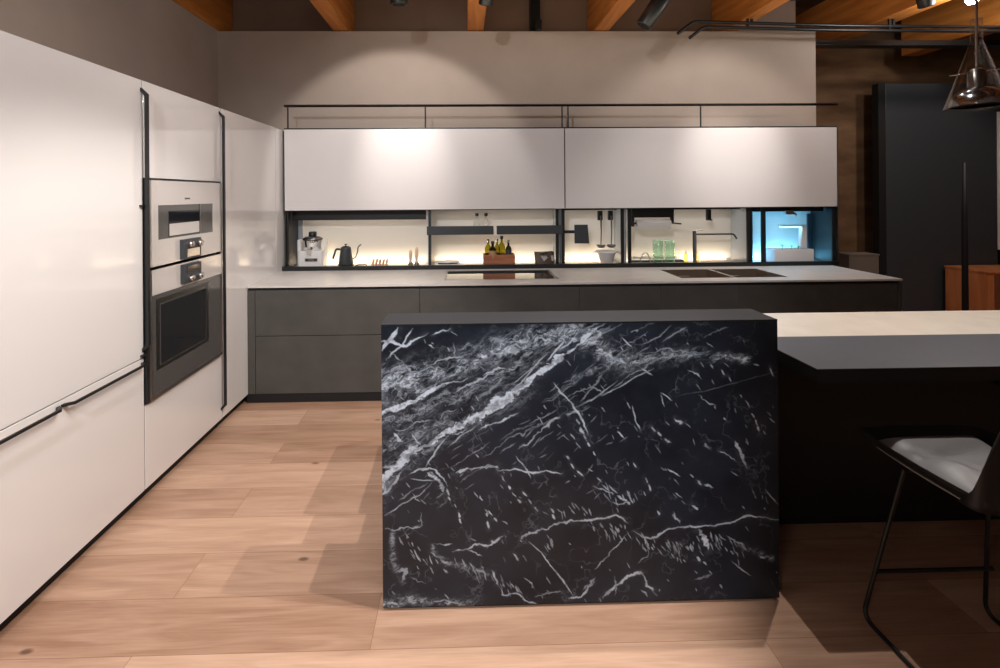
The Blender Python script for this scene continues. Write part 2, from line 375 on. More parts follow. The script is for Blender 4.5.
# ------------------------------------------------------------------ back run: base cabinets
xs = [-1.661, -.354, .932, 1.591, 2.238, 2.89, 3.553]
bl = ['wide charcoal base cabinet with two drawers beside the tall white cabinets', 'wide charcoal base cabinet under the hob',
      'narrow charcoal base cabinet between the hob and the sink', 'charcoal base cabinet under the left half of the sink',
      'charcoal base cabinet under the right half of the sink', 'charcoal base cabinet at the right end of the worktop']
for i in range(6):
    a, b_ = xs[i], xs[i+1]
    t = thing('base_cabinet', bl[i], 'cabinet', ((a+b_)/2, 4.3, 0), 'charcoal base cabinets of the back run')
    zt = .895 if i in (0, 1, 2) else .70
    B('body', 'dgrey', t, a+.003, b_-.003, YC+.03, YB-.01, .072, zt if i not in (1,) else .86)
    if zt < .8: B('top_rail', 'dgrey', t, a+.003, b_-.003, YC+.03, YC+.06, .70, .89)
    B('upper_drawer_front', 'dgrey', t, a+.0015, b_-.0015, YC+.006, YC+.028, .534, .895, b=.001)
    B('lower_drawer_front', 'dgrey', t, a+.0015, b_-.0015, YC+.006, YC+.028, .073, .529, b=.001)
t = thing('end_panel', 'charcoal end panel closing the right side of the base cabinets', 'panel', (3.59, 4.3, 0))
B('board', 'dgrey', t, 3.556, XR-.006, YC+.008, YB-.01, 0, .90); B('edge', 'steel', t, XR-.005, XR-.002, YC+.008, YC+.03, 0, .90)
tag(MB().box(XL+.002, -1.664, YC+.008, YC+.06, .072, .895).build('filler_strip', 'dgrey', None, (-1.69, YC+.03, .072)), 'slim charcoal filler strip between tall white cabinet and drawers', 'strip')
tag(MB().box(XL-.010, 3.553, YC+.012, YC+.04, 0, .070).build('plinth', 'blackm', None, (1, YC+.06, 0)), 'long black recessed plinth at the floor under the back base cabinets', 'plinth')
tag(MB().box(XL+.003, XR-.006, YC+.022, YC+.05, .896, .916).build('gola_channel', 'blackm', None, (1, YC+.03, .896)), 'black grip channel running between worktop and drawer fronts', 'channel')

# worktop with cut-outs for the two sink bowls and the hob
def plate(m, x0, x1, y0, y1, z0, z1, holes):
    X = sorted({x0, x1, *[h[0] for h in holes], *[h[1] for h in holes]}); Y = sorted({y0, y1, *[h[2] for h in holes], *[h[3] for h in holes]})
    inside = lambda i, j: any(h[0] <= X[i] < h[1] and h[2] <= Y[j] < h[3] for h in holes) if 0 <= i < len(X)-1 and 0 <= j < len(Y)-1 else True
    vid = {}
    def V(i, j, z):
        k = (i, j, z)
        if k not in vid: vid[k] = len(vs); vs.append((X[i], Y[j], z))
        return vid[k]
    vs = []; fs = []
    for i in range(len(X)-1):
        for j in range(len(Y)-1):
            if inside(i, j): continue
            fs.append((V(i, j, z1), V(i+1, j, z1), V(i+1, j+1, z1), V(i, j+1, z1))); fs.append((V(i, j, z0), V(i, j+1, z0), V(i+1, j+1, z0), V(i+1, j, z0)))
            if inside(i-1, j): fs.append((V(i, j, z0), V(i, j, z1), V(i, j+1, z1), V(i, j+1, z0)))
            if inside(i+1, j): fs.append((V(i+1, j, z0), V(i+1, j+1, z0), V(i+1, j+1, z1), V(i+1, j, z1)))
            if inside(i, j-1): fs.append((V(i, j, z0), V(i+1, j, z0), V(i+1, j, z1), V(i, j, z1)))
            if inside(i, j+1): fs.append((V(i, j+1, z0), V(i, j+1, z1), V(i+1, j+1, z1), V(i+1, j+1, z0)))
    return m.add(vs, fs)
S1 = (1.83, 2.275, 3.965, 4.40); S2 = (2.30, 2.74, 3.965, 4.40)
HOB = (-.165, .80, 3.985, 4.45)
tag(plate(MB(), XL+.002, XR, YC, YU+.02, .917, ZC, [S1, S2, HOB]).build('worktop', 'worktop', None, (1, 4.2, .917)), 'long pale stone worktop over the charcoal base cabinets', 'worktop')
# hob
t = thing('induction_hob', 'black glass hob with a thin steel frame set in the pale worktop', 'hob', (.32, 4.2, ZC))
h = HOB; m = MB()
plate(m, h[0]+.001, h[1]-.001, h[2]+.001, h[3]-.001, .90, ZC+.003, [(h[0]+.016, h[1]-.016, h[2]+.012, h[3]-.012)]).build('frame', 'steel', t)
B('glass_top', 'hob', t, h[0]+.0165, h[1]-.0165, h[2]+.0125, h[3]-.0125, .91, ZC-.002)
B('extractor_slot', 'blackm', t, h[0]+.03, h[1]-.03, h[3]-.055, h[3]-.02, ZC-.002, ZC+.001)
# sink
t = thing('double_sink', 'bronze steel double sink with two bowls set in the pale worktop', 'sink', (2.28, 4.18, .75))
for nm, s in (('bowl', S1), ('bowl', S2)):
    m = MB(); g = .001; x0, x1, y0, y1 = s[0]+g, s[1]-g, s[2]+g, s[3]-g; w = .004; d = .74
    plate(m, x0, x1, y0, y1, d, ZC+.0015, [(x0+w, x1-w, y0+w, y1-w)]); m.box(x0+w, x1-w, y0+w, y1-w, d, d+.006)
    bo = m.build(nm, 'sink', t)
    MB().lathe([(.045, 0), (.045, .002), (.036, .003), (.03, 0), (0, 0)], ((x0+x1)/2, y1-.12, d+.006), 24).build('drain', 'steel', bo)
    MB().tube([((x0+x1)/2-.05, y1-w-.002, .87), ((x0+x1)/2+.05, y1-w-.002, .87)], .005).build('overflow_slot', 'steel', bo)
B('divider', 'steel', t, S1[1]-.001, S2[0]+.001, S1[2], S1[3], ZC, ZC+.0015)

# ------------------------------------------------------------------ wall cabinets
def upper(x0, x1, label):
    t = thing('wall_cabinet', label, 'cabinet', ((x0+x1)/2, 4.75, 1.506), 'white flap-front wall cabinets')
    B('body', 'dgrey', t, x0+.004, x1-.004, YU+.024, YB, 1.51, 2.274)
    B('flap_door', 'upgloss', t, x0+.0025, x1-.0025, YU, YU+.02, 1.506, 2.278, b=.001)
    B('top_edge', 'black', t, x0, x1, YU, YU+.035, 2.2785, 2.290)
    B('bottom_edge', 'black', t, x0+.003, x1-.003, YU+.003, YU+.022, 1.4995, 1.5055)
    return t
upper(-1.700, .979, 'long white glass wall cabinet on the left, above the kettle')
u2 = upper(.985, 3.652, 'long white glass wall cabinet on the right, above the tap')
B('side_panel', 'steel', u2, 3.653, 3.660, YU, YB, .975, 2.285)
for i in range(16): MB().lathe([(.005, 0), (.005, .008), (0, .008)], (3.660, YU+.012, 1.0+i*.085), 10, (1, 0, 0)).build('rivet', 'chrome', u2)
# flap rods and rail
t = thing('gantry_rail', 'long thin black rail on rods above the white wall cabinets', 'rail', (1, YU+.03, 2.29))
MB().prism([(YU-.01, 2.505), (YU+.022, 2.519), (YU+.022, 2.493)], 'x', -1.70, 3.665).build('bar', 'black', t)
for x in (-1.667, -.357, .961, 1.019, 2.314):
    MB().tube([(x, YU+.012, 2.29), (x, YU+.012, 2.497)], .0075).build('rod', 'black', t)

# ------------------------------------------------------------------ niche modules
NF = .945
mods = [(-1.695, -.337, 'niche bay at the left holding the juicer and the kettle'), (-.335, .935, 'niche bay with two black box shelves above the hob'),
        (.945, 1.575, 'narrow niche bay with hanging ladles'), (1.58, 2.80, 'niche bay with the black tap and green glasses'), (2.805, 3.648, 'niche bay at the right end lit in blue')]
for i, (x0, x1, lab) in enumerate(mods):
    t = thing('niche_unit', lab, 'niche unit', ((x0+x1)/2, 4.75, .933), 'open niche bays under the wall cabinets')
    fa, fb = YU+.022, YB-.012
    if i == 4: pw = (x0, x0+.04)
    B('back_panel', 'back', t, x0+.001, x1-.001, fb+.001, YB, .933, 1.4985)
    B('base', 'shelf' if i < 4 else 'side', t, x0+.001, x1-.001, fa, fb, .933, NF)
    sw = .006
    if i == 0:
        B('side_panel', 'black', t, x0, x0+sw, fa, fb, NF, 1.4985); B('side_panel', 'side', t, x1-sw, x1, fa+.02, fb, NF, 1.4985)
        B('side_reflection', 'side', t, x0+sw, x0+.05, fb-.01, fb, NF, 1.4985)  # grey strip standing in for the side panel's reflection in the back glass
    else:
        B('side_panel', 'side', t, x0, x0+sw, fa+.02, fb, NF, 1.4985); B('side_panel', 'side' if i < 4 else 'black', t, x1-sw, x1, fa+.02, fb, NF, 1.4985)
    for px0, px1 in {0: [(x0, x0+.022)], 1: [(x0-.012+.012, x0+.022), (x1-.04, x1-.012)], 2: [(x0+.006, x0+.036), (x1-.045, x1-.015)], 3: [(x0+.02, x0+.05), (x1-.03, x1)], 4: [(x0+.11, x0+.15), (x1-.035, x1)]}[i]:
        B('post', 'black', t, px0, px1, fa, fa+.018, NF, 1.4985)
    if i == 4:
        B('post', 'black', t, x0, x0+.02, fa, fa+.018, NF, 1.4985); B('back_post', 'slate', t, 3.60, 3.64, fb-.02, fb, NF, 1.42)
    tr = {0: (x0+.02, x1-.03, 1.405), 1: None, 2: (x0+.03, x1-.05, 1.485), 3: (x0+.05, x1-.03, 1.482), 4: (x0+.02, x1-.035, 1.455)}[i]
    if tr: B('top_rail', 'black', t, tr[0], tr[1], 4.70, 4.72, tr[2], 1.4985)
    B('led_strip', 'led' if i < 4 else 'screen', t, x0+.06, x1-.06, fb-.006, fb, NF+.001, NF+.005)
tag(MB().box(-1.74, 3.655, YU-.012, YU+.021, .9325, .972, b=.002).build('niche_sill', 'black', None, (1, YU, .9325)), 'long black sill bar along the front of the lit niche', 'sill')

# black box shelves
for x0, x1, l in ((-.350, .290, 'black box shelf above the hob, the left one with two bottles on it'), (.320, .955, 'black box shelf above the hob, the empty right one')):
    t = thing('box_shelf', l, 'shelf', ((x0+x1)/2, 4.6, 1.262), 'black box shelves in the niche')
    B('fascia', 'slate', t, x0, x1, 4.560, 4.568, 1.262, 1.345, b=.001)
    B('tray', 'slate', t, x0+.01, x1-.01, 4.568, 4.73, 1.262, 1.272)
    B('rear_lip', 'slate', t, x0+.01, x1-.01, 4.722, 4.73, 1.272, 1.335)

# small clear bottles on the shelf (standing on the tray)
def carafe(p, label):
    t = thing('glass_bottle', label, 'bottle', p, 'small clear bottles on the box shelf')
    MB().lathe([(0, .004), (.036, .004), (.036, .075), (.026, .115), (.012, .14), (.012, .170), (.009, .170), (.009, .14), (.022, .115), (.032, .075), (.032, .008), (0, .008)], p, 20).build('bottle_body', 'clear', t)
    MB().lathe([(0, .165), (.017, .165), (.017, .192), (0, .192)], p, 16).build('cap', 'black', t)
    return t
c = carafe((.133, 4.64, 1.272), 'small clear glass bottle with black cap, the left of the pair')
dup(c, (.221, 4.64, 1.272), 'small clear glass bottle with black cap, the right of the pair')

# juicer
def juicer():
    cx, cy, z = -1.49, 4.74, NF
    t = thing('juicer', 'white and steel centrifugal juicer at the left end of the niche', 'juicer', (cx, cy, z))
    def rr(w, d, r=.03, n=6):
        pts = []
        for (sx, sy, a0) in ((1, 1, 0), (-1, 1, 90), (-1, -1, 180), (1, -1, 270)):
            for k in range(n+1):
                a = R(a0+90*k/n); pts.append((cx+sx*(w-r)+r*math.cos(a), cy+sy*(d-r)+r*math.sin(a)))
        return pts
    MB().prism(rr(.125, .10), 'z', z+.01, z+.165).build('motor_base', 'white', t)
    MB().prism(rr(.115, .09), 'z', z, z+.01).build('foot', 'dsteel', t)
    MB().box(cx-.135, cx-.105, cy-.05, cy+.05, z+.16, z+.27, b=.006).box(cx+.105, cx+.135, cy-.05, cy+.05, z+.16, z+.27, b=.006).build('clamp_arm', 'white', t)
    MB().lathe([(.075, 0), (.082, .01), (.088, .09), (.088, .10), (0, .10)], (cx, cy, z+.166), 32).build('steel_bowl', 'chrome', t)
    MB().prism([(cx-.02, z+.125), (cx+.02, z+.125), (cx+.026, z+.18), (cx-.026, z+.18)], 'y', cy-.118, cy-.085).build('spout', 'chrome', t)
    MB().lathe([(.096, 0), (.096, .012), (.07, .028), (.035, .034), (0, .034)], (cx, cy, z+.268), 32).build('lid', 'dsteel', t)
    MB().lathe([(.038, 0), (.038, .035), (.030, .045), (0, .045)], (cx, cy, z+.302), 24).build('pusher', 'black', t)
    B('control_plate', 'dsteel', t, cx-.045, cx+.075, cy-.104, cy-.1, z+.065, z+.095)
    MB().box(cx-.035, cx-.015, cy-.112, cy-.104, z+.072, z+.088).box(cx+.045, cx+.065, cy-.112, cy-.104, z+.072, z+.088).build('switch', 'black', t)
juicer()
# kettle
def kettle():
    cx, cy, z = -1.165, 4.74, NF
    t = thing('gooseneck_kettle', 'matt black gooseneck kettle with a side handle beside the juicer', 'kettle', (cx, cy, z))
    MB().lathe([(0, .0), (.080, 0), (.080, .015), (0, .015)], (cx, cy, z), 32).build('power_base', 'black', t)
    MB().lathe([(0, .016), (.072, .016), (.074, .024), (.050, .175), (.048, .19), (0, .192)], (cx, cy, z), 32).build('kettle_body', 'slate', t)
    MB().lathe([(.040, .192), (.030, .20), (.006, .203), (.008, .213), (.015, .216), (.015, .222), (0, .223)], (cx, cy, z), 20).build('lid', 'black', t)
    MB().tube(bend([(cx+.06, cy, z+.07), (cx+.095, cy, z+.085), (cx+.115, cy, z+.14), (cx+.12, cy, z+.19), (cx+.150, cy, z+.215)]), .006).build('spout', 'slate', t)
    MB().tube(bend([(cx-.045, cy, z+.165), (cx-.085, cy, z+.172), (cx-.098, cy, z+.165), (cx-.128, cy, z+.075)]), [.008]*16+[.012]*2 if False else .0105).build('handle', 'black', t)
kettle()
tag(MB().tube(bend([(-1.07, 4.70, .951), (-1.02, 4.69, .972), (-.98, 4.72, .968), (-.965, 4.76, .951)]), .0055).box(-1.05, -.99, 4.69, 4.75, .9455, .952).build('power_cable', 'black', None, (-1.02, 4.7, NF)), 'short black cable lying beside the kettle', 'cable')
# toast rack
t = thing('wooden_rack', 'small rose-coloured wooden rack of upright slats', 'rack', (-.83, 4.73, NF))
B('base', 'rose', t, -.915, -.755, 4.70, 4.78, NF, NF+.012)
for k in range(5):
    x = -.905+k*.034
    MB().prism([(x-.006, NF+.012), (x+.010, NF+.012), (x+.019, NF+.062), (x+.007, NF+.068)], 'y', 4.705, 4.775).build('slat', 'rose', t)
# two pale wooden knives in a stand
for x, hgt, l in ((-.525, .155, 'slim pale wooden mill, the shorter left one by the grey divider'), (-.465, .185, 'slim pale wooden mill, the taller right one by the grey divider')):
    t = thing('pepper_mill', l, 'mill', (x, 4.73, NF), 'pale wooden mills')
    MB().lathe([(0, 0), (.026, 0), (.026, .02), (.017, .035), (0, .035)], (x, 4.73, NF), 20).build('base', 'dsteel', t)
    MB().lathe([(.016, .035), (.013, .06), (.018, hgt*.6), (.016, hgt*.85), (.010, hgt), (0, hgt)], (x, 4.73, NF), 20).build('shaft', 'pale', t)
# kitchen scale / folded stand
t = thing('kitchen_scale', 'flat white and black kitchen scale under the left box shelf', 'scale', (-.16, 4.7, NF))
MB().box(-.285, -.03, 4.64, 4.80, NF, NF+.022, b=.005).build('scale_base', 'white', t)
B('weighing_plate', 'mesh', t, -.27, -.045, 4.65, 4.79, NF+.036, NF+.044, b=.002)
MB().tube([(-.25, 4.66, NF+.03), (-.16, 4.66, NF+.026), (-.06, 4.66, NF+.032)], .006).build('black_trim', 'black', t)
for x in (-.24, -.075): MB().lathe([(.012, .02), (.012, .037)], (x, 4.72, NF), 12).build('peg', 'black', t)

# walnut box with bottles
t = thing('walnut_box', 'open reddish wooden box full of oil bottles above the hob', 'box', (.345, 4.68, NF))
x0, x1, y0_, y1_, z0, z1 = .193, .50, 4.61, 4.77, NF, 1.060
m = MB(); plate(m, x0, x1, y0_, y1_, z0, z1, [(x0+.009, x1-.009, y0_+.009, y1_-.009)]).box(x0+.009, x1-.009, y0_+.009, y1_-.009, z0, z0+.008)
m.build('box_shell', 'wbox', t)
def bottle(p, r, h, m, cap, label, lab=None):
    t = thing('oil_bottle', label, 'bottle', p, 'bottles in the walnut box')
    MB().lathe([(0, 0), (r*1.12, 0), (r*1.12, h*.64), (r*.9, h*.71), (r*.38, h*.79), (r*.36, h*.9), (0, h*.9)], p, 20).build('bottle_body', m, t)
    MB().lathe([(0, h*.895), (r*.5, h*.895), (r*.5, h), (0, h)], p, 16).build('cap', cap, t)
    if lab: MB().lathe([(r*1.12+.0008, h*.30), (r*1.12+.0008, h*.62)], p, 20).build('label', lab, t)
zb = NF+.0085
bottle((.285, 4.648, zb), .034, .235, 'darkoil', 'black', 'dark squat bottle with a tan label, front left in the walnut box', 'label')
bottle((.245, 4.722, zb), .030, .25, 'oil', 'chrome', 'bottle with silver stopper at the back left of the walnut box')
bottle((.335, 4.735, zb), .028, .25, 'oil', 'chrome', 'slim oil bottle with silver stopper at the back middle of the walnut box')
bottle((.375, 4.66, zb), .030, .285, 'oil', 'black', 'tallest olive oil bottle with black cap in the walnut box')
bottle((.440, 4.655, zb), .027, .245, 'darkoil', 'chrome', 'dark slim bottle at the right end of the walnut box', 'slate')
# bean bag / jar
t = thing('coffee_bag', 'clear bag of dark coffee beans by the divider, right of the walnut box', 'bag', (.80, 4.70, NF))
def bagm(w, d, h, cx, cy, seed, m_, nm):
    rnd = random.Random(seed); n = 28; vs = []; fs = []; K = 7
    for k in range(K+1):
        tt = k/K
        for i in range(n):
            a = 2*math.pi*i/n; q = d*(1-.8*tt**1.5)
            ww = w*(.92+.08*tt)
            c_, s_ = math.cos(a), math.sin(a)
            x = cx+ww*math.copysign(abs(c_)**.5, c_)+rnd.uniform(-.003, .003); y = cy+q*math.copysign(abs(s_)**.7, s_)+rnd.uniform(-.006, .006)
            vs.append((x, y, NF+.001+h*tt*(1-.04*math.cos(3*a)*tt)))
    for k in range(K):
        for i in range(n): fs.append((k*n+i, k*n+(i+1) % n, (k+1)*n+(i+1) % n, (k+1)*n+i))
    fs += [tuple(range(n))[::-1], tuple(range(K*n, K*n+n))]
    return MB().add(vs, fs, True).build(nm, m_, t)
bagm(.100, .035, .13, .80, 4.70, 3, 'darkbag', 'beans')
MB().prism([(.745, 1.05), (.80, 1.07), (.825, 1.02), (.79, .985)], 'y', 4.655, 4.662).build('highlight_patch', 'chrome', t)  # flat chrome patches standing in for highlights on the bag
MB().prism([(.855, 1.06), (.885, 1.05), (.89, .985), (.865, .99)], 'y', 4.655, 4.662).build('highlight_patch', 'chrome', t)

# hanging tablet plate on a rail
t = thing('knife_holder', 'dark slate plate held on a black bracket at the left of the ladles', 'holder', (1.16, 4.65, 1.16))
MB().prism([(1.092, 1.160), (1.234, 1.158), (1.220, 1.343), (1.090, 1.343)], 'y', 4.645, 4.657).build('plate', 'slate', t)
B('bracket', 'black', t, .985, 1.10, 4.66, 4.672, 1.258, 1.288)
# ladles on hooks
def ladle(x, label):
    t = thing('ladle', label, 'ladle', (x, 4.66, 1.45), 'steel ladles hanging in the niche')
    B('hook_clip', 'black', t, x-.022, x+.022, 4.64, 4.675, 1.385, 1.478, b=.003)
    MB().tube([(x, 4.63, 1.43), (x+.004, 4.63, 1.28), (x, 4.63, 1.15)], [.008, .0055, .005]).build('handle', 'dsteel', t)
    MB().lathe([(0, -.026), (.025, -.021), (.040, -.008), (.044, .006), (.041, .006), (.037, -.006), (.022, -.018), (0, -.022)], (x, 4.63, 1.140), 24).build('cup', 'dsteel', t)
    return t
ladle(1.345, 'steel ladle hanging from a black hook, the left of the two'); ladle(1.447, 'steel ladle hanging from a black hook, the right of the two')
# white mortar-like bowl
t = thing('colander_bowl', 'white metal bowl with two side handles under the ladles', 'bowl', (1.42, 4.70, NF))
MB().lathe([(0, .002), (.050, .002), (.055, .010), (.085, .105), (.108, .125), (.108, .131), (.080, .112), (.05, .018), (0, .014)], (1.42, 4.70, NF), 32).build('bowl_shell', 'mesh', t)
for s in (-1, 1): MB().tube(bend([(1.42+s*.10, 4.67, NF+.122), (1.42+s*.128, 4.67, NF+.118), (1.42+s*.128, 4.73, NF+.118), (1.42+s*.10, 4.73, NF+.122)]), .004).build('handle', 'mesh', t)
# paper roll
t = thing('paper_roll', 'grey kitchen paper roll on a black holder above the green glasses', 'paper roll', (1.87, 4.64, 1.35))
MB().lathe([(.012, 0), (.034, 0), (.034, .335), (.012, .335)], (1.705, 4.655, 1.352), 28, (1, 0, 0)).build('roll', 'paper', t)
MB().prism([(4.618, 1.355), (4.6205, 1.355), (4.623, 1.30), (4.620, 1.30)], 'x', 1.705, 2.03).build('loose_sheet', 'paper', t)
MB().box(1.66, 2.075, 4.645, 4.70, 1.408, 1.4985, b=.002).box(2.048, 2.075, 4.645, 4.68, 1.345, 1.41).box(1.66, 1.682, 4.645, 4.68, 1.32, 1.41).build('holder', 'black', t)
MB().tube([(2.05, 4.652, 1.353), (2.14, 4.63, 1.345)], .008).tube([(1.66, 4.655, 1.352), (1.70, 4.655, 1.352)], .012).build('arm', 'black', t)
# green tumblers
def tumbler(x, label):
    t = thing('green_glass', label, 'glass', (x, 4.70, NF), 'green tumblers')
    MB().lathe([(0, .001), (.046, .001), (.050, .235), (.0475, .235), (.043, .012), (0, .010)], (x, 4.70, NF), 28).build('tumbler', 'green', t)
tumbler(1.935, 'tall pale green glass tumbler, the left of two beside the tap'); tumbler(2.055, 'tall pale green glass tumbler, the right of two beside the tap')
# tray
t = thing('drip_tray', 'thin dark tray under the green glasses', 'tray', (2.0, 4.82, NF))
m = MB(); plate(m, 1.70, 2.24, 4.79, 4.89, NF, NF+.020, [(1.705, 2.235, 4.795, 4.885)]).box(1.705, 2.235, 4.795, 4.885, NF, NF+.003); m.build('tray_shell', 'slate', t)
tag(MB().tube([(1.76+.05-.05*math.cos(R(a)), 4.70, NF+.001+.11*math.sin(R(a))) for a in range(0, 181, 12)], .006).build('ring_handle', 'steel', None, (1.81, 4.7, NF)), 'small steel arched handle left of the green glasses', 'handle')
# tap
t = thing('kitchen_tap', 'black square-armed kitchen tap behind the sink', 'tap', (2.283, 4.66, NF))
MB().lathe([(.026, 0), (.026, .006), (.018, .008), (.018, .325), (0, .325)], (2.283, 4.655, NF), 20).build('column', 'black', t)
MB().tube(bend([(2.29, 4.655, 1.238), (2.675, 4.655, 1.238), (2.705, 4.655, 1.188)]), .0085).build('spout', 'black', t)
MB().tube([(2.283, 4.655, 1.273), (2.36, 4.64, 1.280)], .005).build('lever', 'steel', t)
for x, l in ((2.235, 'small yellow soap bottle at the left of the tap column'), (2.345, 'small yellow soap bottle at the right of the tap column')):
    t = thing('soap_bottle', l, 'bottle', (x, 4.74, NF), 'soap bottles by the tap')
    MB().lathe([(0, 0), (.020, 0), (.020, .08), (.010, .10), (0, .10)], (x, 4.74, NF), 18).build('bottle_body', 'yel', t)
    MB().lathe([(.010, .10), (.010, .12), (0, .12)], (x, 4.74, NF), 14).build('cap', 'white', t)
tag(MB().box(2.405, 2.445, 4.64, 4.675, 1.375, 1.482, b=.003).box(2.412, 2.438, 4.61, 4.64, 1.375, 1.388).build('utensil_hook', 'black', None, (2.425, 4.66, 1.37)), 'empty black hook hanging above the tap spout', 'hook')
t = thing('plate_rack', 'low steel wire drying rack at the foot of the blue bay', 'rack', (2.66, 4.7, NF))
MB().tube([(2.36, 4.76, NF+.020), (2.79, 4.76, NF+.020)], .004).tube([(2.36, 4.68, NF+.020), (2.79, 4.68, NF+.020)], .004).build('frame', 'steel', t)
for k in range(7):
    x = 2.64+k*.022; MB().tube([(x, 4.68, NF+.003), (x, 4.68, NF+.035), (x, 4.76, NF+.035), (x, 4.76, NF+.003)], .003).build('wire', 'steel', t)

# blue bay: herb garden
t = thing('herb_planter', 'white glowing herb planter with an arched lamp in the blue niche bay', 'planter', (3.28, 4.72, NF))
m = MB(); plate(m, 3.085, 3.475, 4.65, 4.80, NF, NF+.135, [(3.095, 3.465, 4.66, 4.79)]).box(3.095, 3.465, 4.66, 4.79, NF, NF+.02); m.build('trough', 'white', t)
B('growing_medium', 'soil', t, 3.096, 3.464, 4.661, 4.789, NF+.02, NF+.12)
MB().prism([(3.39, NF+.135), (3.45, NF+.135), (3.45, 1.295), (3.43, 1.318), (3.19, 1.318), (3.19, 1.300), (3.405, 1.300), (3.405, 1.28)][::1], 'y', 4.71, 4.76).build('lamp_arm', 'white', t)
B('grow_light', 'screen', t, 3.20, 3.39, 4.715, 4.755, 1.294, 1.2995)
rnd = random.Random(9)
for i, (px, ph) in enumerate(((3.205, .055), (3.30, .045), (3.37, .04))):
    p = thing('herb_seedling', ['leafy green herb seedling, the largest at the left of the planter', 'small green herb seedling in the middle of the planter', 'small green herb seedling next to the lamp stem'][i], 'plant', (px, 4.72, NF+.12), 'herbs in the planter')
    MB().tube([(px, 4.72, NF+.115), (px, 4.72, NF+.12+ph)], .003).build('stem', 'leaf', p)
    m = MB()
    for k in range(7):
        a = k*2.4; l = .022*(1.1 if i == 0 else .7); z = NF+.12+ph*(.6+.06*k); d = Vector((math.cos(a), math.sin(a), .5)); w = Vector((-math.sin(a), math.cos(a), 0))
        o = Vector((px, 4.72, z)); m.add([o, o+d*l*.5+w*l*.35, o+d*l, o+d*l*.5-w*l*.35, o+d*l*.5+Vector((0, 0, .003))], [(0, 1, 4), (1, 2, 4), (2, 3, 4), (3, 0, 4)])
    m.build('leaves', 'leaf', p)
t = thing('bay_camera_fitting', 'small silver fitting under the top of the blue bay', 'fitting', (3.26, 4.68, 1.42))
MB().box(3.20, 3.285, 4.655, 4.70, 1.425, 1.47, b=.004).build('clamp', 'chrome', t); MB().tube([(3.27, 4.67, 1.45), (3.31, 4.66, 1.415)], .012).build('pin', 'chrome', t)

# ------------------------------------------------------------------ island
# veined marble: paint the vein strength per vertex of a fine grid (pattern of the stone itself)
MX0, MX1, MZ0, MZ1, MY = -.329, 1.265, .012, 1.129, 1.8955
def vnoise(W, H, cx, cy, rs):
    g = rs.random((cy+2, cx+2)).astype(np.float32)
    y = np.linspace(0, cy, H)[:, None]; x = np.linspace(0, cx, W)[None]
    yi = y.astype(int); xi = x.astype(int); fy = y-yi; fx = x-xi; fy = fy*fy*(3-2*fy); fx = fx*fx*(3-2*fx)
    return g[yi, xi]*(1-fy)*(1-fx)+g[yi, xi+1]*(1-fy)*fx+g[yi+1, xi]*fy*(1-fx)+g[yi+1, xi+1]*fy*fx
def fbm(W, H, s, rs, octv=4):
    o = np.zeros((H, W)); a = 1; t = 0
    for k in range(octv): o += a*vnoise(W, H, int(s*2**k*1.42), int(s*2**k), rs); t += a; a *= .55
    return o/t
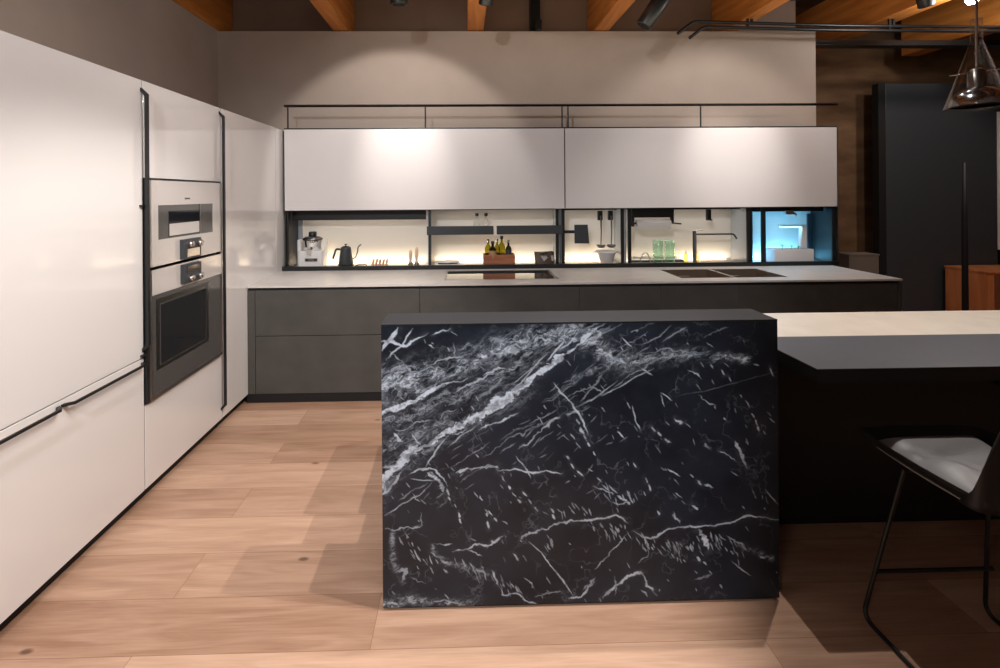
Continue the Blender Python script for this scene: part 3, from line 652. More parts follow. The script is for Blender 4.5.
def veins():
    W, H = 796, 560; rs = np.random.RandomState(11)
    PX = np.linspace(0, 397, W)[None].repeat(H, 0); PY = np.linspace(0, 280, H)[:, None].repeat(W, 1)
    wx = (fbm(W, H, 14, rs)-.5)*9+(fbm(W, H, 60, rs, 3)-.5)*4.0; wy = (fbm(W, H, 14, rs)-.5)*9+(fbm(W, H, 60, rs, 3)-.5)*4.0
    QX, QY = PX+wx, PY+wy
    def aniso(ang, sx, sy, oct_=4, persist=.6):       # streaky noise along a direction
        ca, sa = math.cos(ang), math.sin(ang); X = (PX+wx*.9)*ca+(PY+wy*.9)*sa; Y = -(PX+wx*.9)*sa+(PY+wy*.9)*ca; o = 0; a = 1; tt = 0
        for k in range(oct_):
            g = rs.random((256, 256)); x = X*sx*2**k+37; y = Y*sy*2**k+911; xi = np.floor(x).astype(int); yi = np.floor(y).astype(int)
            fx = x-xi; fy = y-yi; fx = fx*fx*(3-2*fx); fy = fy*fy*(3-2*fy); G = lambda p, q_: g[(yi+q_) % 256, (xi+p) % 256]
            o = o+a*(G(0, 0)*(1-fx)*(1-fy)+G(1, 0)*fx*(1-fy)+G(0, 1)*(1-fx)*fy+G(1, 1)*fx*fy); tt += a; a *= persist
        return o/tt
    soft = fbm(W, H, 45, rs, 4); rough = fbm(W, H, 110, rs, 2); mid = fbm(W, H, 25, rs, 4)
    st = aniso(R(-24), .045, .13); st2 = aniso(R(-32), .08, .22, 3, .7)
    rid = np.maximum(np.clip(1-np.abs(st-.5)*22, 0, 1), .8*np.clip(1-np.abs(st2-.5)*14, 0, 1))
    tex = np.clip((aniso(R(-24), .10, .25, 4, .75)-.36)*3.4, 0, 1)
    out = np.zeros((H, W))
    def conv(u, v):
        fx = (u-382)/397; top = 325.5-6.6*fx; bot = 607.3-10.6*fx
        return (u-382), (v-top)/(bot-top)*280
    def stroke(pts, w, a, fuzz=0, warp=1.0):
        P = [conv(*p) for p in pts]; pad = w*3+14
        Ls = [math.hypot(b[0]-a_[0], b[1]-a_[1]) for a_, b in zip(P[:-1], P[1:])]; T = sum(Ls)+1e-6; acc = 0
        wv = w*(.80 if w < 3 else 1)
        for (ax, ay), (bx_, by_), ll in zip(P[:-1], P[1:], Ls):
            i0 = max(0, int((min(ax, bx_)-pad)*W/397)); i1 = min(W, int((max(ax, bx_)+pad)*W/397)+1)
            j0 = max(0, int((min(ay, by_)-pad)*H/280)); j1 = min(H, int((max(ay, by_)+pad)*H/280)+1)
            if i0 >= i1 or j0 >= j1: acc += ll; continue
            sl = (slice(j0, j1), slice(i0, i1))
            qx = PX[sl]+wx[sl]*warp; qy = PY[sl]+wy[sl]*warp
            dx, dy = bx_-ax, by_-ay; L = dx*dx+dy*dy+1e-6
            t = np.clip(((qx-ax)*dx+(qy-ay)*dy)/L, 0, 1); d = np.hypot(qx-ax-t*dx, qy-ay-t*dy)
            if fuzz:
                e = np.exp(-(d/(w*.55))**2)
                k = e*a*np.clip(.16*tex[sl]+.80*rid[sl]*(.35+.65*tex[sl])+.30*tex[sl]*rough[sl], 0, 1)
            else:
                g = (acc+t*ll)/T; tap = np.clip(np.minimum(g, 1-g)*(5 if T > 25 else 3.2)+.22, 0, 1)
                ww = wv*.5*(.35+1.25*mid[sl])*tap; k = np.clip((ww+.35-d)/.75, 0, 1)*a*np.clip(.15+1.6*soft[sl], .3, 1)*(.5+.5*tap)
                if w > 3.5: k = np.clip((ww*(.55+.75*tex[sl])+.35-d)/.8, 0, 1)*a; k *= .42+.62*np.clip(tex[sl]*rough[sl]*2.4, 0, 1)
                k = np.maximum(k, .10*a*np.exp(-(d/(w*.9+1.2))**2)*tex[sl]*(w > 1.9))
            out[sl] = np.maximum(out[sl], k); acc += ll
    # principal diagonal bands
    V1 = [(380, 484), (392, 468), (402, 458), (408, 452), (425, 445), (442, 434), (460, 423), (478, 415), (495, 405), (510, 395), (523, 384), (535, 373), (552, 362), (565, 352), (586, 336), (600, 324)]
    stroke(V1[:5], 8.5, .9); stroke(V1[4:12], 9.5, .95); stroke(V1[11:14], 5.5, .95); stroke(V1[13:], 4, .9); stroke(V1[:11], 22, .55, 1)
    stroke([(380, 414), (397, 406), (415, 400), (430, 391), (445, 384), (457, 381)], 5.5, .95, 0, .6); stroke([(440, 386), (463, 381), (470, 375)], 2, .7)
    stroke([(380, 378), (400, 377), (430, 373), (455, 365), (475, 358), (492, 352), (510, 345), (530, 339), (548, 335), (572, 332), (592, 338)], 24, 1.0, 1)
    stroke([(380, 390), (405, 386), (430, 378)], 26, .95, 1); stroke([(495, 352), (520, 342), (545, 335)], 12, .9, 1); stroke([(480, 362), (500, 352), (520, 347)], 5, .5)
    stroke([(540, 335), (548, 332), (560, 330), (573, 331)], 9, .9, 1); stroke([(530, 340), (538, 335), (548, 339), (552, 335)], 2.5, .8)
    stroke([(383, 424), (400, 420), (425, 408), (445, 398), (470, 392), (490, 383), (510, 368), (535, 358)], 14, .75, 1)
    stroke([(383, 445), (400, 436), (425, 428), (450, 420)], 12, .6, 1)
    stroke([(483, 375), (490, 372), (500, 366), (508, 366)], 2.5, .9); stroke([(455, 392), (470, 386), (483, 378), (495, 372)], 2.2, .7)
    stroke([(383, 350), (390, 340), (398, 327)], 3, .9, 0, .5); stroke([(380, 340), (392, 342), (405, 344), (415, 338), (427, 333)], 2.8, .9)
    stroke([(431, 336), (440, 331), (452, 328)], 2, .85); stroke([(386, 360), (400, 346), (413, 327)], 1.6, .8, 0, .5); stroke([(391, 352), (400, 360), (408, 370), (417, 370), (430, 364), (445, 366)], 1.4, .6)
    stroke([(428, 345), (434, 351)], 1.8, .9); stroke([(450, 342), (456, 354)], 1.4, .6); stroke([(456, 350), (468, 343)], 1.4, .5); stroke([(430, 362), (440, 357), (455, 355), (465, 354)], 2, .65)
    stroke([(505, 395), (520, 382), (530, 370), (540, 358), (548, 350)], 1.8, .8, 0, .4); stroke([(512, 384), (525, 372), (534, 364)], 1.4, .75, 0, .4)
    stroke([(546, 360), (556, 348), (565, 337)], 2, .85, 0, .4); stroke([(557, 349), (570, 340), (580, 328)], 2.2, .8, 0, .5)
    stroke([(480, 397), (490, 392), (498, 384), (504, 376)], 3, .5)
    stroke([(553, 380), (560, 390), (570, 402), (578, 413), (583, 423), (588, 434)], 2, .85, 0, .5)
    stroke([(480, 430), (487, 426), (500, 424), (507, 419), (518, 412)], 2.2, .85); stroke([(515, 448), (530, 438), (545, 426), (560, 416)], 1.6, .65); stroke([(545, 425), (560, 415)], 2.2, .8); stroke([(565, 414), (573, 411), (580, 412)], 1.8, .7)
    stroke([(480, 458), (495, 447), (510, 438), (530, 427), (545, 422)], 1.2, .4); stroke([(535, 415), (543, 424)], 1.6, .6)
    stroke([(425, 466), (435, 450), (447, 437)], 1.8, .8, 0, .4); stroke([(448, 447), (460, 435), (478, 424)], 1.4, .65, 0, .5); stroke([(452, 433), (463, 430), (466, 425)], 1.4, .7)
    stroke([(393, 433), (402, 441)], 3, .9); stroke([(408, 433), (416, 438), (423, 444)], 1.8, .75); stroke([(392, 430), (405, 427), (415, 423), (432, 421)], 1.6, .6); stroke([(438, 422), (444, 414), (456, 408)], 1.6, .6)
    stroke([(380, 467), (395, 466)], 3, .7); stroke([(408, 475), (420, 467), (432, 466), (440, 470), (444, 484)], 2, .8); stroke([(430, 470), (437, 480), (441, 488)], 5, .85)
    stroke([(410, 479), (435, 480)], 1.3, .8, 0, .3); stroke([(384, 515), (400, 505), (418, 495), (432, 481)], 1.2, .7, 0, .4)
    stroke([(455, 472), (475, 468), (485, 465), (495, 466)], 4, .8); stroke([(495, 469), (515, 467), (525, 470), (545, 471), (562, 473)], 2.4, .85, 0, .6)
    stroke([(514, 455), (524, 466), (530, 477)], 1.6, .75, 0, .5); stroke([(385, 480), (383, 492), (395, 484), (400, 470)], 3, .7)
    stroke([(383, 527), (400, 529), (412, 528), (422, 522), (418, 514)], 1.4, .65); stroke([(412, 496), (417, 502)], 1.3, .6)
    stroke([(430, 543), (450, 542)], 1.3, .7); stroke([(450, 550), (465, 546), (478, 544), (487, 546), (497, 540), (505, 536)], 2, .75); stroke([(520, 539), (535, 532), (548, 525), (560, 522), (577, 521)], 2.4, .7)
    stroke([(527, 541), (540, 553), (550, 566), (562, 580), (571, 597)], 1.5, .85, 0, .4); stroke([(468, 547), (482, 556)], 1.6, .7)
    stroke([(430, 548), (434, 556), (448, 562), (465, 568), (485, 572)], 4.5, .85, 1); stroke([(428, 552), (436, 558), (450, 563)], 2, .6)
    stroke([(470, 566), (474, 575)], 1.2, .7); stroke([(480, 567), (484, 575)], 1.2, .7); stroke([(490, 570), (496, 586)], 3.5, .8); stroke([(500, 577), (503, 588)], 1.3, .7)
    stroke([(380, 606), (400, 600), (412, 597), (425, 602), (445, 605), (470, 604)], 9, 1.0, 1); stroke([(383, 602), (398, 601)], 2.5, .7); stroke([(405, 596), (415, 602)], 4, .6); stroke([(430, 600), (465, 605)], 2, .6)
    stroke([(497, 583), (500, 595), (515, 594), (525, 600), (545, 601)], 1.8, .7); stroke([(523, 577), (532, 587)], 1.5, .7); stroke([(530, 595), (550, 588), (560, 590)], 1.3, .5); stroke([(565, 598), (578, 597), (590, 580)], 2, .8)
    stroke([(390, 530), (392, 550), (396, 570), (400, 580)], 5, .6, 1); stroke([(395, 572), (405, 570), (400, 580)], 3, .5); stroke([(408, 577), (426, 581)], 1.3, .6)
    # chains of strokes falling to the right
    for ch in ([(443, 483), (448, 495), (456, 510), (462, 525), (467, 537)], [(470, 470), (475, 485), (482, 500), (487, 520), (490, 535)], [(500, 474), (510, 490), (520, 505)], [(520, 490), (530, 505), (538, 515)],
               [(530, 487), (542, 502), (552, 515)], [(486, 508), (497, 522)], [(505, 540), (512, 552), (520, 565)], [(570, 410), (578, 425), (587, 440), (595, 458), (601, 470)], [(587, 467), (600, 483), (612, 492), (625, 500)],
               [(632, 460), (643, 474), (650, 492)], [(555, 520), (545, 505)], [(608, 483), (618, 495), (632, 503)], [(565, 455), (575, 470), (585, 480)], [(722, 368), (735, 383), (745, 398), (752, 408), (758, 425), (765, 440)],
               [(688, 545), (700, 560), (712, 575), (722, 588)], [(675, 493), (690, 503), (703, 514)], [(690, 472), (702, 483), (715, 488)], [(650, 503), (660, 516)], [(730, 540), (748, 552), (770, 557)], [(598, 404), (608, 415), (620, 422)],
               [(615, 430), (630, 445), (640, 455)], [(650, 424), (662, 438), (674, 447)], [(600, 548), (608, 560)], [(725, 355), (770, 365), (778, 385)]):
        L_ = len(ch)
        for a, b_ in zip(ch[:-1], ch[1:]):
            n = max(1, int(math.hypot(b_[0]-a[0], b_[1]-a[1])/8))
            for k in range(n):
                if rs.rand() < .28: continue
                t0 = (k+rs.uniform(0, .2))/n; t1 = (k+rs.uniform(.6, .95))/n; jx, jy = rs.uniform(-1.2, 1.2, 2)
                stroke([(a[0]+(b_[0]-a[0])*t0+jx, a[1]+(b_[1]-a[1])*t0+jy), (a[0]+(b_[0]-a[0])*t1+jx, a[1]+(b_[1]-a[1])*t1+jy)], rs.uniform(1.4, 2.6), rs.uniform(.6, .9), 0, .5)
    # right half
    stroke([(575, 327), (590, 337), (602, 348), (612, 357), (625, 362)], 20, 1.0, 1); stroke([(602, 348), (613, 357), (625, 361)], 4, .7)
    stroke([(615, 360), (635, 358), (655, 354), (670, 353), (690, 354), (705, 353)], 12, .95, 1); stroke([(640, 352), (665, 346), (690, 350), (705, 350)], 2, .5); stroke([(712, 357), (722, 354), (735, 356), (747, 358)], 8, 1.1, 1); stroke([(650, 356), (680, 353), (705, 352)], 2.5, .5)
    stroke([(622, 335), (632, 345)], 1.6, .9, 0, .4); stroke([(640, 343), (660, 334), (671, 323)], 1.4, .5, 0, .4); stroke([(663, 340), (675, 332), (687, 325)], 2.2, .45, 0, .5); stroke([(706, 338), (714, 344)], 1.8, .75)
    stroke([(630, 330), (640, 329)], 1.6, .6); stroke([(580, 345), (600, 332), (596, 326)], 2, .7); stroke([(705, 333), (716, 325), (728, 326)], 1.5, .35)
    stroke([(600, 395), (620, 385), (640, 373), (653, 366)], 1.6, .75, 0, .4); stroke([(582, 403), (595, 396), (617, 379)], 1.3, .65, 0, .4); stroke([(640, 366), (652, 374)], 1.8, .8, 0, .4); stroke([(587, 383), (597, 389), (601, 393)], 1.8, .6)
    stroke([(570, 380), (580, 374), (595, 368), (605, 360)], 5, .55, 1); stroke([(570, 395), (590, 385), (605, 370)], 1.4, .45)
    stroke([(631, 405), (636, 420), (640, 430)], 1.5, .75, 0, .4); stroke([(660, 391), (672, 400)], 1.8, .85, 0, .3); stroke([(660, 392), (664, 406)], 1.5, .75, 0, .3)
    stroke([(687, 368), (700, 378)], 1.6, .7); stroke([(700, 393), (715, 404)], 1.5, .6); stroke([(674, 417), (682, 421)], 2.4, .8); stroke([(735, 440), (741, 452), (746, 463)], 3.4, .85); stroke([(718, 449), (736, 457)], 2.4, .75); stroke([(705, 441), (710, 447)], 2, .8)
    stroke([(675, 395), (710, 388), (745, 378), (782, 369)], .9, .25, 0, .3)
    stroke([(570, 522), (585, 519), (600, 517), (615, 515), (627, 521)], 2.4, .75, 0, .6); stroke([(632, 530), (640, 537), (655, 536), (665, 530), (680, 526), (695, 526), (715, 524), (735, 520), (748, 514), (760, 514), (780, 519)], 2.1, .85, 0, .6)
    stroke([(697, 528), (702, 538), (708, 549)], 5.5, .9); stroke([(672, 513), (678, 524)], 2, .7); stroke([(592, 568), (605, 555), (618, 545), (625, 535)], 1.6, .8); stroke([(600, 598), (612, 585), (625, 577), (641, 573)], 3, .8, 0)
    stroke([(640, 573), (645, 584), (652, 591)], 2.6, .8); stroke([(578, 590), (592, 577)], 1.5, .65); stroke([(725, 535), (745, 548)], 2, .6); stroke([(748, 548), (772, 556)], 5, .6, 1); stroke([(730, 560), (748, 574)], 1.4, .7, 0, .3)
    stroke([(765, 487), (779, 504)], 1.5, .7, 0, .3); stroke([(750, 485), (757, 496)], 1.2, .5); stroke([(610, 575), (613, 596)], 1.8, .5); stroke([(667, 468), (680, 476)], 1.8, .85, 0, .4); stroke([(690, 580), (710, 575)], 3, .35)
    stroke([(637, 563), (647, 552)], 1.3, .55); stroke([(590, 485), (612, 491)], 2, .7); stroke([(607, 500), (628, 500)], 1.4, .7)
    # feathery ticks under the horizontals and free short streaks
    def tick(u, v, l, ang, w, a): stroke([(u, v), (u+l*math.cos(ang), v+l*math.sin(ang))], w, a, 0, .35)
    for (a, b_, n) in (((640, 540), (700, 540), 26), ((700, 532), (745, 548), 26), ((450, 560), (490, 570), 16), ((498, 578), (520, 588), 9), ((590, 525), (640, 530), 22), ((600, 485), (640, 500), 16), ((395, 535), (430, 560), 16), ((660, 540), (680, 552), 14), ((555, 500), (590, 515), 14), ((540, 535), (570, 560), 8)):
        for k in range(n):
            t = rs.rand(); tick(a[0]+(b_[0]-a[0])*t, a[1]+(b_[1]-a[1])*t+rs.uniform(-6, 8), rs.uniform(4, 10), R(rs.uniform(50, 80)), rs.uniform(.9, 1.5), rs.uniform(.4, .8))
    for k in range(210):
        u, v = rs.uniform(385, 778), rs.uniform(330, 600)
        if u > 600 and v < 400 and rs.rand() < .6: continue
        tick(u, v, rs.uniform(2, 9), R(rs.normal(54, 13)), rs.uniform(.8, 1.6), rs.uniform(.25, .75))
    for k in range(70):
        u, v = rs.uniform(383, 620), rs.uniform(370, 500)
        tick(u, v, rs.uniform(5, 16), R(rs.normal(-38, 10)), rs.uniform(.7, 1.4), rs.uniform(.15, .5))
    for k in range(60):
        u = rs.uniform(385, 640); v = 480-(u-383)*.72+rs.uniform(-30, 75); l = rs.uniform(14, 46); an = R(rs.normal(-33, 5))
        stroke([(u, v), (u+l*.5*math.cos(an), v+l*.5*math.sin(an)+rs.uniform(-1, 1)), (u+l*math.cos(an), v+l*math.sin(an))], rs.uniform(.9, 1.7), rs.uniform(.2, .5), 0, .7)
    # faint all-over web
    n1 = fbm(W, H, 9, rs, 5); n2 = fbm(W, H, 16, rs, 4)
    web = np.clip(1-np.abs(n1-.5)*60, 0, 1)*.22*np.clip(n2*2-.7, 0, 1)
    out = np.maximum(out, web)
    return W, H, np.clip(out, 0, 1)**1.15
W, H, V = veins()
isl = thing('marble_end_slab', 'upright black marble slab with white veins closing the near end of the island', 'slab', ((MX0+MX1)/2, 1.98, 0))
xs_ = np.linspace(MX0, MX1, W); zs_ = np.linspace(MZ1, MZ0, H)
vx = np.zeros((H*W, 3)); XX, ZZ = np.meshgrid(xs_, zs_); vx[:, 0] = XX.ravel(); vx[:, 1] = MY; vx[:, 2] = ZZ.ravel()
idx = np.arange(H*W).reshape(H, W); q = np.stack([idx[:-1, :-1], idx[1:, :-1], idx[1:, 1:], idx[:-1, 1:]], -1).reshape(-1, 4)
ex = [(x, y, z) for x in (MX0, MX1) for y in (MY, MY+.022) for z in (MZ0, MZ1)]
o = H*W; exq = np.array([(0, 1, 3, 2), (4, 6, 7, 5), (2, 3, 7, 6), (0, 2, 6, 4), (1, 5, 7, 3)])+o
vx = np.vstack([vx, np.array(ex)])-np.array(ORG[isl.name]); q = np.vstack([q, exq])
me = bpy.data.meshes.new('marble_facing'); me.vertices.add(len(vx)); me.vertices.foreach_set('co', vx.astype(np.float32).ravel())
me.loops.add(len(q)*4); me.loops.foreach_set('vertex_index', q.ravel().astype(np.int32)); me.polygons.add(len(q)); me.polygons.foreach_set('loop_start', np.arange(0, len(q)*4, 4, dtype=np.int32))
me.update(calc_edges=True); at = me.attributes.new('vein', 'FLOAT', 'POINT'); at.data.foreach_set('value', np.concatenate([V.ravel(), np.zeros(8)]).astype(np.float32))
me.materials.append(M['marble']); fo = bpy.data.objects.new('marble_facing', me); C.objects.link(fo); fo.parent = isl; ORG[fo.name] = ORG[isl.name]
B('core', 'islandb', isl, MX0, MX1, MY+.0225, 2.073, MZ0, MZ1)
B('capping', 'capgrey', isl, MX0, MX1, MY-.001, 2.073, MZ1+.0005, 1.1362, b=.0008)
B('top_seam', 'black', isl, MX0+.001, MX1-.001, MY-.0018, MY-.0010, 1.1305, 1.1352)
B('shadow_plinth', 'blackm', isl, MX0+.02, MX1-.01, MY+.012, 2.06, 0, MZ0)
t = thing('island_unit', 'low black island body running right from the marble slab', 'island', (2.0, 2.45, 0))
B('carcass', 'islandb', t, -.29, 5.2, 2.29, 2.69, .06, .905); B('plinth', 'blackm', t, -.26, 5.17, 2.33, 2.66, 0, .06)
B('back_filler', 'islandb', t, -.29, 1.26, 2.075, 2.29, .06, .905)
for k in range(6):
    a = -.285+k*.915; B('rear_door', 'dgrey', t, a+.002, a+.912, 2.692, 2.712, .065, .90)
tag(MB().box(-.315, 5.25, 2.2622, 2.735, .906, .945, b=.0015).build('island_worktop', 'cream', None, (2, 2.5, .906)), 'cream stone worktop strip of the island behind the grey bar top', 'worktop')
t = thing('breakfast_bar', 'thick grey bar top that overhangs in front of the cream island worktop', 'bar top', (3.2, 2.05, .89))
MB().box(1.388, 5.25, 1.843, 2.262, .896, .950).build('slab_edge', 'islandb', t)
B('top_surface', 'bargrey', t, 1.388, 5.25, 1.843, 2.262, .9502, .9522)
MB().prism([(2.0, .70), (2.28, .70), (2.28, .895), (1.95, .895)], 'x', 2.6, 2.67).build('bracket', 'islandb', t)
MB().prism([(2.0, .70), (2.28, .70), (2.28, .895), (1.95, .895)], 'x', 4.0, 4.07).build('bracket', 'islandb', t)

# ------------------------------------------------------------------ bar stool
def stool():
    cx, cy, w, d = 1.83, 1.655, .252, .248
    t = thing('bar_stool', 'black wire-legged bar stool with a grey padded seat at the grey bar', 'stool', (cx, cy, 0))
    # bowl-shaped shell: u across, v front(+y) to back(-y)
    def sq(u, v, e=4):   # square -> rounded square
        return u*math.sqrt(max(0, 1-.12*v*v)), v*math.sqrt(max(0, 1-.12*u*u))
    n = 28
    def surf(f, ww, dd):
        vs = []; fs = []
        for j in range(n+1):
            for i in range(n+1):
                u, v = -1+2*i/n, -1+2*j/n; a, b_ = sq(u, v); vs.append((cx+a*ww, cy+b_*dd, f(u, v)))
        for j in range(n):
            for i in range(n): k = j*(n+1)+i; fs.append((k, k+1, k+n+2, k+n+1))
        return vs, fs
    def zsh(u, v): r = max(abs(u), abs(v)); return .622+.074*r**5+(.0 if v > -.2 else 0)
    v1, f1 = surf(zsh, w, d); v2, f2 = surf(lambda u, v: zsh(u, v)-.012, w, d)
    m = MB(); m.add(v1, f1, True); m.add(v2, [f[::-1] for f in f2], True)
    N = n+1; ring = [i for i in range(n)]+[n+N*j for j in range(n)]+[n*N+n-i for i in range(n)]+[(n-j)*N for j in range(n)]
    K = len(v1); m.add(v1+v2, [(ring[i], ring[i]+K, ring[(i+1) % len(ring)]+K, ring[(i+1) % len(ring)]) for i in range(len(ring))], True)
    m.build('seat_shell', 'shell', t)
    # backrest: curved wrap at the near side
    m = MB(); vs = []; fs = []; A = 30; Hn = 10
    for layer in (0, .016):
        for j in range(Hn+1):
            for i in range(A+1):
                a = R(180+180*i/A); h = j/Hn; top = .66+.275*min(1, 1.25*abs(math.sin(a))**.8)
                c_, s_ = math.cos(a), math.sin(a)
                x = cx+(w-layer)*math.copysign(abs(c_)**.42, c_); y = cy-.165+(d-.170-layer+.03*h)*math.copysign(abs(s_)**.42, s_)
                if abs(s_) < .02: y = cy-.165
                vs.append((x, y, .655+(top-.655)*h))
    n1 = (Hn+1)*(A+1)
    for j in range(Hn):
        for i in range(A):
            k = j*(A+1)+i; fs.append((k, k+1, k+A+2, k+A+1)); fs.append((n1+k, n1+k+A+1, n1+k+A+2, n1+k+1))
    for i in range(A): k = Hn*(A+1)+i; fs.append((k, k+1, n1+k+1, n1+k)); fs.append((i, n1+i, n1+i+1, i+1))
    for j in range(Hn):
        for i in (0, A): k = j*(A+1)+i; fs.append((k, k+A+1, n1+k+A+1, n1+k))
    m.add(vs, fs, True); m.build('backrest', 'shell', t)
    def zc(u, v):
        r = max(abs(u), abs(v)); z = .652+.036*(1-r**6)
        z -= .024*math.exp(-((v-.35-.25*u)/.09)**2)*(1-r*r)          # crease
        z += .016*math.exp(-((v-.72)/.16)**2)*(1-r**4)
        z += .014*math.exp(-(((u+.55)/.25)**2+((v+.1)/.3)**2))
        z -= .018*math.exp(-(((u+.6)+(v-.2)*.8)/.07)**2)*(1-r*r)
        return z
    v1, f1 = surf(zc, w*.84, d*.90); v2, f2 = surf(lambda u, v: .634, w*.83, d*.85)
    m = MB(); m.add(v1, f1, True); m.add(v2, [f[::-1] for f in f2]); m.add(v1+v2, [(ring[i], ring[i]+K, ring[(i+1) % len(ring)]+K, ring[(i+1) % len(ring)]) for i in range(len(ring))], True)
    m.build('seat_cushion', 'fabric', t)
    MB().lathe([(0, 0), (.009, 0), (.007, .004), (0, .005)], (cx-.19, cy-.165, .685), 14).build('button', 'black', t)
    r = .0075
    for s, xb, xt, xr in ((-1, 1.535, 1.655, 1.74), (1, 2.02, 1.985, 1.94)):
        MB().tube(bend([(xt, 1.76, .60), (xb, 1.81, r), (xb, 1.36, r), (xr, 1.44, .60)], 8), r, 10).build('leg', 'black', t)
    MB().tube([(1.574, 1.795, .19), (2.034, 1.795, .19)], r).build('footrest', 'black', t)
    MB().tube([(1.66, 1.76, .597), (1.97, 1.76, .597)], r).build('stretcher', 'black', t)
    MB().tube([(1.74, 1.44, .600), (1.94, 1.44, .600)], r).build('stretcher', 'black', t)
stool()

# ------------------------------------------------------------------ pendant lamp
def pendant():
    cx, cy = 2.655, 2.4
    t = thing('glass_pendant_lamp', 'clear glass cone pendant lamp hanging over the island', 'pendant lamp', (cx, cy, 2.075))
    MB().lathe([(.024, .46), (.024, .345), (.027, .335), (.128, .006), (.130, 0), (.128, .0), (.1262, .006), (.0252, .335), (.0222, .345), (.0222, .46)], (cx, cy, 2.075), 48).build('glass_cone', 'clear', t)
    MB().lathe([(.108, .012), (.107, .030), (.101, .055), (.086, .080), (.062, .098), (.04, .106), (.02, .108), (.02, .104), (.04, .102), (.060, .094), (.083, .076), (.097, .05), (.103, .03), (.104, .012)], (cx, cy, 2.075), 40).build('reflector_dome', 'domes', t)
    MB().lathe([(.036, .106), (.036, .190), (.018, .205), (0, .205)], (cx, cy, 2.075), 28).build('lamp_holder', 'dsteel', t)
    MB().lathe([(0, .02), (.095, .02), (.095, .024), (0, .024)], (cx, cy, 2.075), 32).build('diffuser', 'white', t)
    MB().tube([(cx-.125, cy-.03, 2.243), (cx+.125, cy+.03, 2.268)], .0028).tube([(cx-.06, cy+.08, 2.262), (cx+.06, cy-.08, 2.262)], .0028).build('spacer_rod', 'chrome', t)
    MB().tube([(cx, cy, 2.26), (cx, cy, 4.1)], .006).build('suspension_cable', 'steel', t)
pendant()
t = thing('ceiling_lamp', 'bare bright bulb at the top edge above the glass pendant', 'lamp', (4.39, 4.0, 3.28))
MB().lathe([(0, -.045), (.03, -.038), (.045, -.01), (.042, .02), (.025, .04), (0, .045)], (4.39, 4.0, 3.30), 20).build('bulb', 'lamp', t)
MB().lathe([(.02, .04), (.02, .11), (.03, .12), (.03, .81)], (4.39, 4.0, 3.29), 16).build('socket', 'black', t)

# ------------------------------------------------------------------ far right
t = thing('tall_dark_panel', 'tall anthracite sliding panel standing behind the right end of the kitchen', 'panel', (5.75, 5.7, 0))
MB().box(5.30, 6.725, 5.85, 5.93, 0.02, 3.0, b=.003).build('board', 'panel', t); B('edge_strip', 'blackm', t, 5.212, 5.299, 5.855, 5.95, 0, 3.002)
B('floor_track', 'black', t, 5.30, 6.725, 5.87, 5.91, 0, .02)
t = thing('orange_sideboard', 'glossy orange wooden sideboard in front of the anthracite panel', 'sideboard', (6.5, 5.4, 0))
MB().box(5.985, 7.3, 5.31, 5.79, .08, .70, b=.002).build('carcass', 'console', t)
B('top', 'console', t, 5.98, 7.31, 5.30, 5.80, .701, .722, b=.001)
for a in (6.0, 6.66): B('door', 'consoled', t, a+.06, a+.64, 5.292, 5.309, .10, .69, b=.001)
B('plinth', 'blackm', t, 6.02, 7.27, 5.35, 5.75, 0, .08)
t = thing('wall_picture', 'white-edged picture at the right border above the orange sideboard', 'picture', (6.9, 5.57, .95))
B('frame', 'panelw', t, 6.735, 7.6, 5.85, 5.88, .905, 2.64); B('canvas', 'panelw', t, 6.765, 7.57, 5.844, 5.8495, .935, 2.61)
t = thing('black_pole_lamp', 'slim black pole lamp standing between the worktop end and the orange sideboard', 'lamp', (4.95, 4.6, 0))
MB().lathe([(.018, .012), (.026, .5), (.022, 1.4), (.013, 1.925), (0, 1.93)], (4.955, 4.6, 0), 18).build('pole', 'blackm', t)
MB().lathe([(0, 0), (.14, 0), (.14, .008), (.02, .012), (0, .012)], (4.955, 4.6, 0), 32).build('base', 'blackm', t)
t = thing('taupe_storage_box', 'taupe box just showing beyond the right end of the worktop', 'box', (4.62, 5.45, 0))
MB().box(4.45, 4.80, 5.40, 5.60, 0, .905, b=.003).build('body', 'taupe', t); B('lid', 'taupe', t, 4.445, 4.805, 5.395, 5.605, .906, .925, b=.002)

# ------------------------------------------------------------------ lights
def spot(loc, aim, e, size, blend=.15, rad=.03, col=(1, .93, .87)):
    l = bpy.data.lights.new('spot', 'SPOT'); l.energy = e; l.spot_size = R(size); l.spot_blend = blend; l.shadow_soft_size = rad; l.color = col
    o = bpy.data.objects.new('spot_light', l); C.objects.link(o); o.location = loc
    o.rotation_euler = (Vector(aim)-Vector(loc)).to_track_quat('-Z', 'Y').to_euler(); return o
def area(loc, aim, e, sx, sy, col=(1, .93, .87)):
    l = bpy.data.lights.new('area', 'AREA'); l.energy = e; l.shape = 'RECTANGLE'; l.size = sx; l.size_y = sy; l.color = col
    o = bpy.data.objects.new('area_light', l); C.objects.link(o); o.location = loc
    o.rotation_euler = (Vector(aim)-Vector(loc)).to_track_quat('-Z', 'Y').to_euler(); return o
# wall washers
spot((-.62, 3.50, 3.20), (-.66, 4.95, 1.88), 56, 85, .25, .04)
spot((-.62, 3.45, 3.45), (-.56, 4.57, 2.02), 125, 35, 1, .04)
spot((2.60, 3.50, 3.20), (2.55, 4.95, 1.85), 46, 92, .5, .04)
spot((2.60, 3.45, 3.45), (2.64, 4.57, 2.12), 125, 42, 1, .04)
spot((-.4, 2.4, 3.25), (-2.5, 3.0, 2.9), 22, 100, .9, .15)  # fill added to lift the left wall above the cabinets
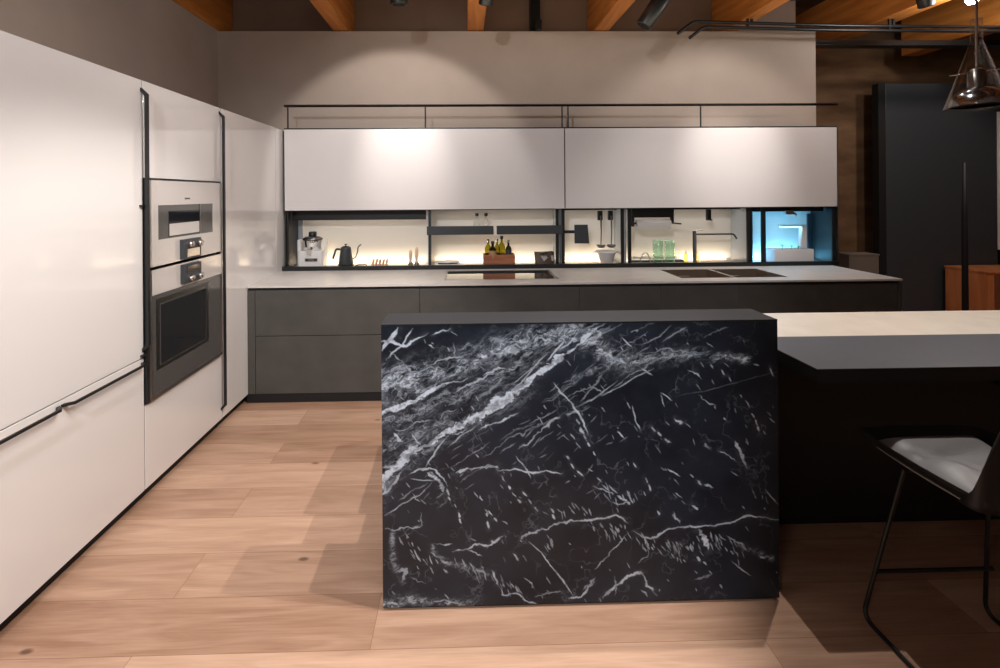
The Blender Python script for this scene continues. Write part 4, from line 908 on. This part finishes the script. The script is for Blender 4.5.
# over the island and the floor
spot((.30, 1.70, 3.3), (-1.0, 2.3, 0), 170, 76, .5, .012)
spot((1.00, 1.70, 3.3), (-1.0, 2.2, 0), 180, 72, .4, .012)
spot((-.55, 1.0, 3.4), (-.45, 1.3, 0), 40, 64, .6, .03)
spot((1.62, 2.26, 3.3), (2.0, 1.7, 0), 120, 84, .3, .012)
spot((2.6, 2.9, 3.4), (2.6, 2.5, .9), 40, 60, .5, .03)  # extra spot added to brighten the cream worktop
spot((5.2, 3.6, 3.6), (5.6, 5.8, 1.6), 90, 90, .8, .1, (1, .88, .76))  # fill added to lighten the far brown wall and the dark panel
# floor between island and back run
spot((-.5, 3.0, 3.3), (-1.0, 3.1, 0), 26, 100, .6, .05)
spot((2.2, 3.2, 3.3), (2.2, 3.6, 0), 50, 100, .6, .05)
# key from behind the camera past the added occluder wall, then added fills
spot((-1.0, -1.10, 3.4), (0, 2.2, .6), 330, 90, .5, .04, (.93, .96, 1))
area((-1.4, -1.3, 3.2), (-.9, 2.4, .8), 18, .6, .6)  # soft fill added from behind the camera
spot((-.1, 1.4, 3.6), (-1.72, 1.9, 1.2), 72, 110, .8, .15, (1, .95, .92))  # fill added inside the room to brighten the near tall cabinets
spot((.2, 3.0, 3.6), (-1.72, 3.6, 1.4), 42, 80, .9, .15, (1, .95, .92))  # second added fill, for the far tall cabinets
# niche strips
for i, (x0, x1, _) in enumerate(mods):
    c = (1, .84, .62) if i < 4 else (.15, .58, 1)
    area(((x0+x1)/2, YB-.05, NF+.012), ((x0+x1)/2, YB+.02, NF+.5), 1.4*(x1-x0) if i < 4 else 3.3, x1-x0-.1, .02, c)
    area(((x0+x1)/2, 4.75, 1.490), ((x0+x1)/2, 4.78, NF), (.6*(x1-x0)) if i < 4 else 1.6, x1-x0-.1, .05, (1, .93, .85) if i < 4 else c)  # unseen top fill added in each bay
# pendant glow
l = bpy.data.lights.new('point', 'POINT'); l.energy = 30; l.shadow_soft_size = .05; o = bpy.data.objects.new('point_light', l); C.objects.link(o); o.location = (4.3, 3.85, 3.2)
# timber beams picked out from below
area((1.5, 3.6, 2.9), (1.5, 4.4, 4.0), 14, 4.5, .5, (1, .85, .65))

w = bpy.data.worlds.new('world'); bpy.context.scene.world = w; w.use_nodes = True
w.node_tree.nodes['Background'].inputs[0].default_value = (1, .93, .88, 1); w.node_tree.nodes['Background'].inputs[1].default_value = .2

# ------------------------------------------------------------------ camera
yaw, roll = .0216, .0072
cam = bpy.data.cameras.new('camera'); co = bpy.data.objects.new('camera', cam); C.objects.link(co)
F_ = Vector((math.sin(yaw), math.cos(yaw), 0)); Rr = Vector((math.cos(yaw), -math.sin(yaw), 0)); U = Vector((0, 0, 1))
rt = Rr*math.cos(roll)-U*math.sin(roll); up = U*math.cos(roll)+Rr*math.sin(roll)
mw = Matrix((rt, up, -F_)).transposed().to_4x4(); mw.translation = (0, 0, 1.65); co.matrix_world = mw
cam.sensor_width = 36; cam.lens = 17.136; cam.shift_x = (500-473.4)/1000; cam.shift_y = (194.2-334)/1000; cam.clip_start = .05
sc = bpy.context.scene; sc.camera = co
sc.view_settings.view_transform = 'Standard'; sc.view_settings.look = 'None'; sc.view_settings.gamma = 1; sc.view_settings.use_curve_mapping = False
sc.view_settings.exposure = 0.0
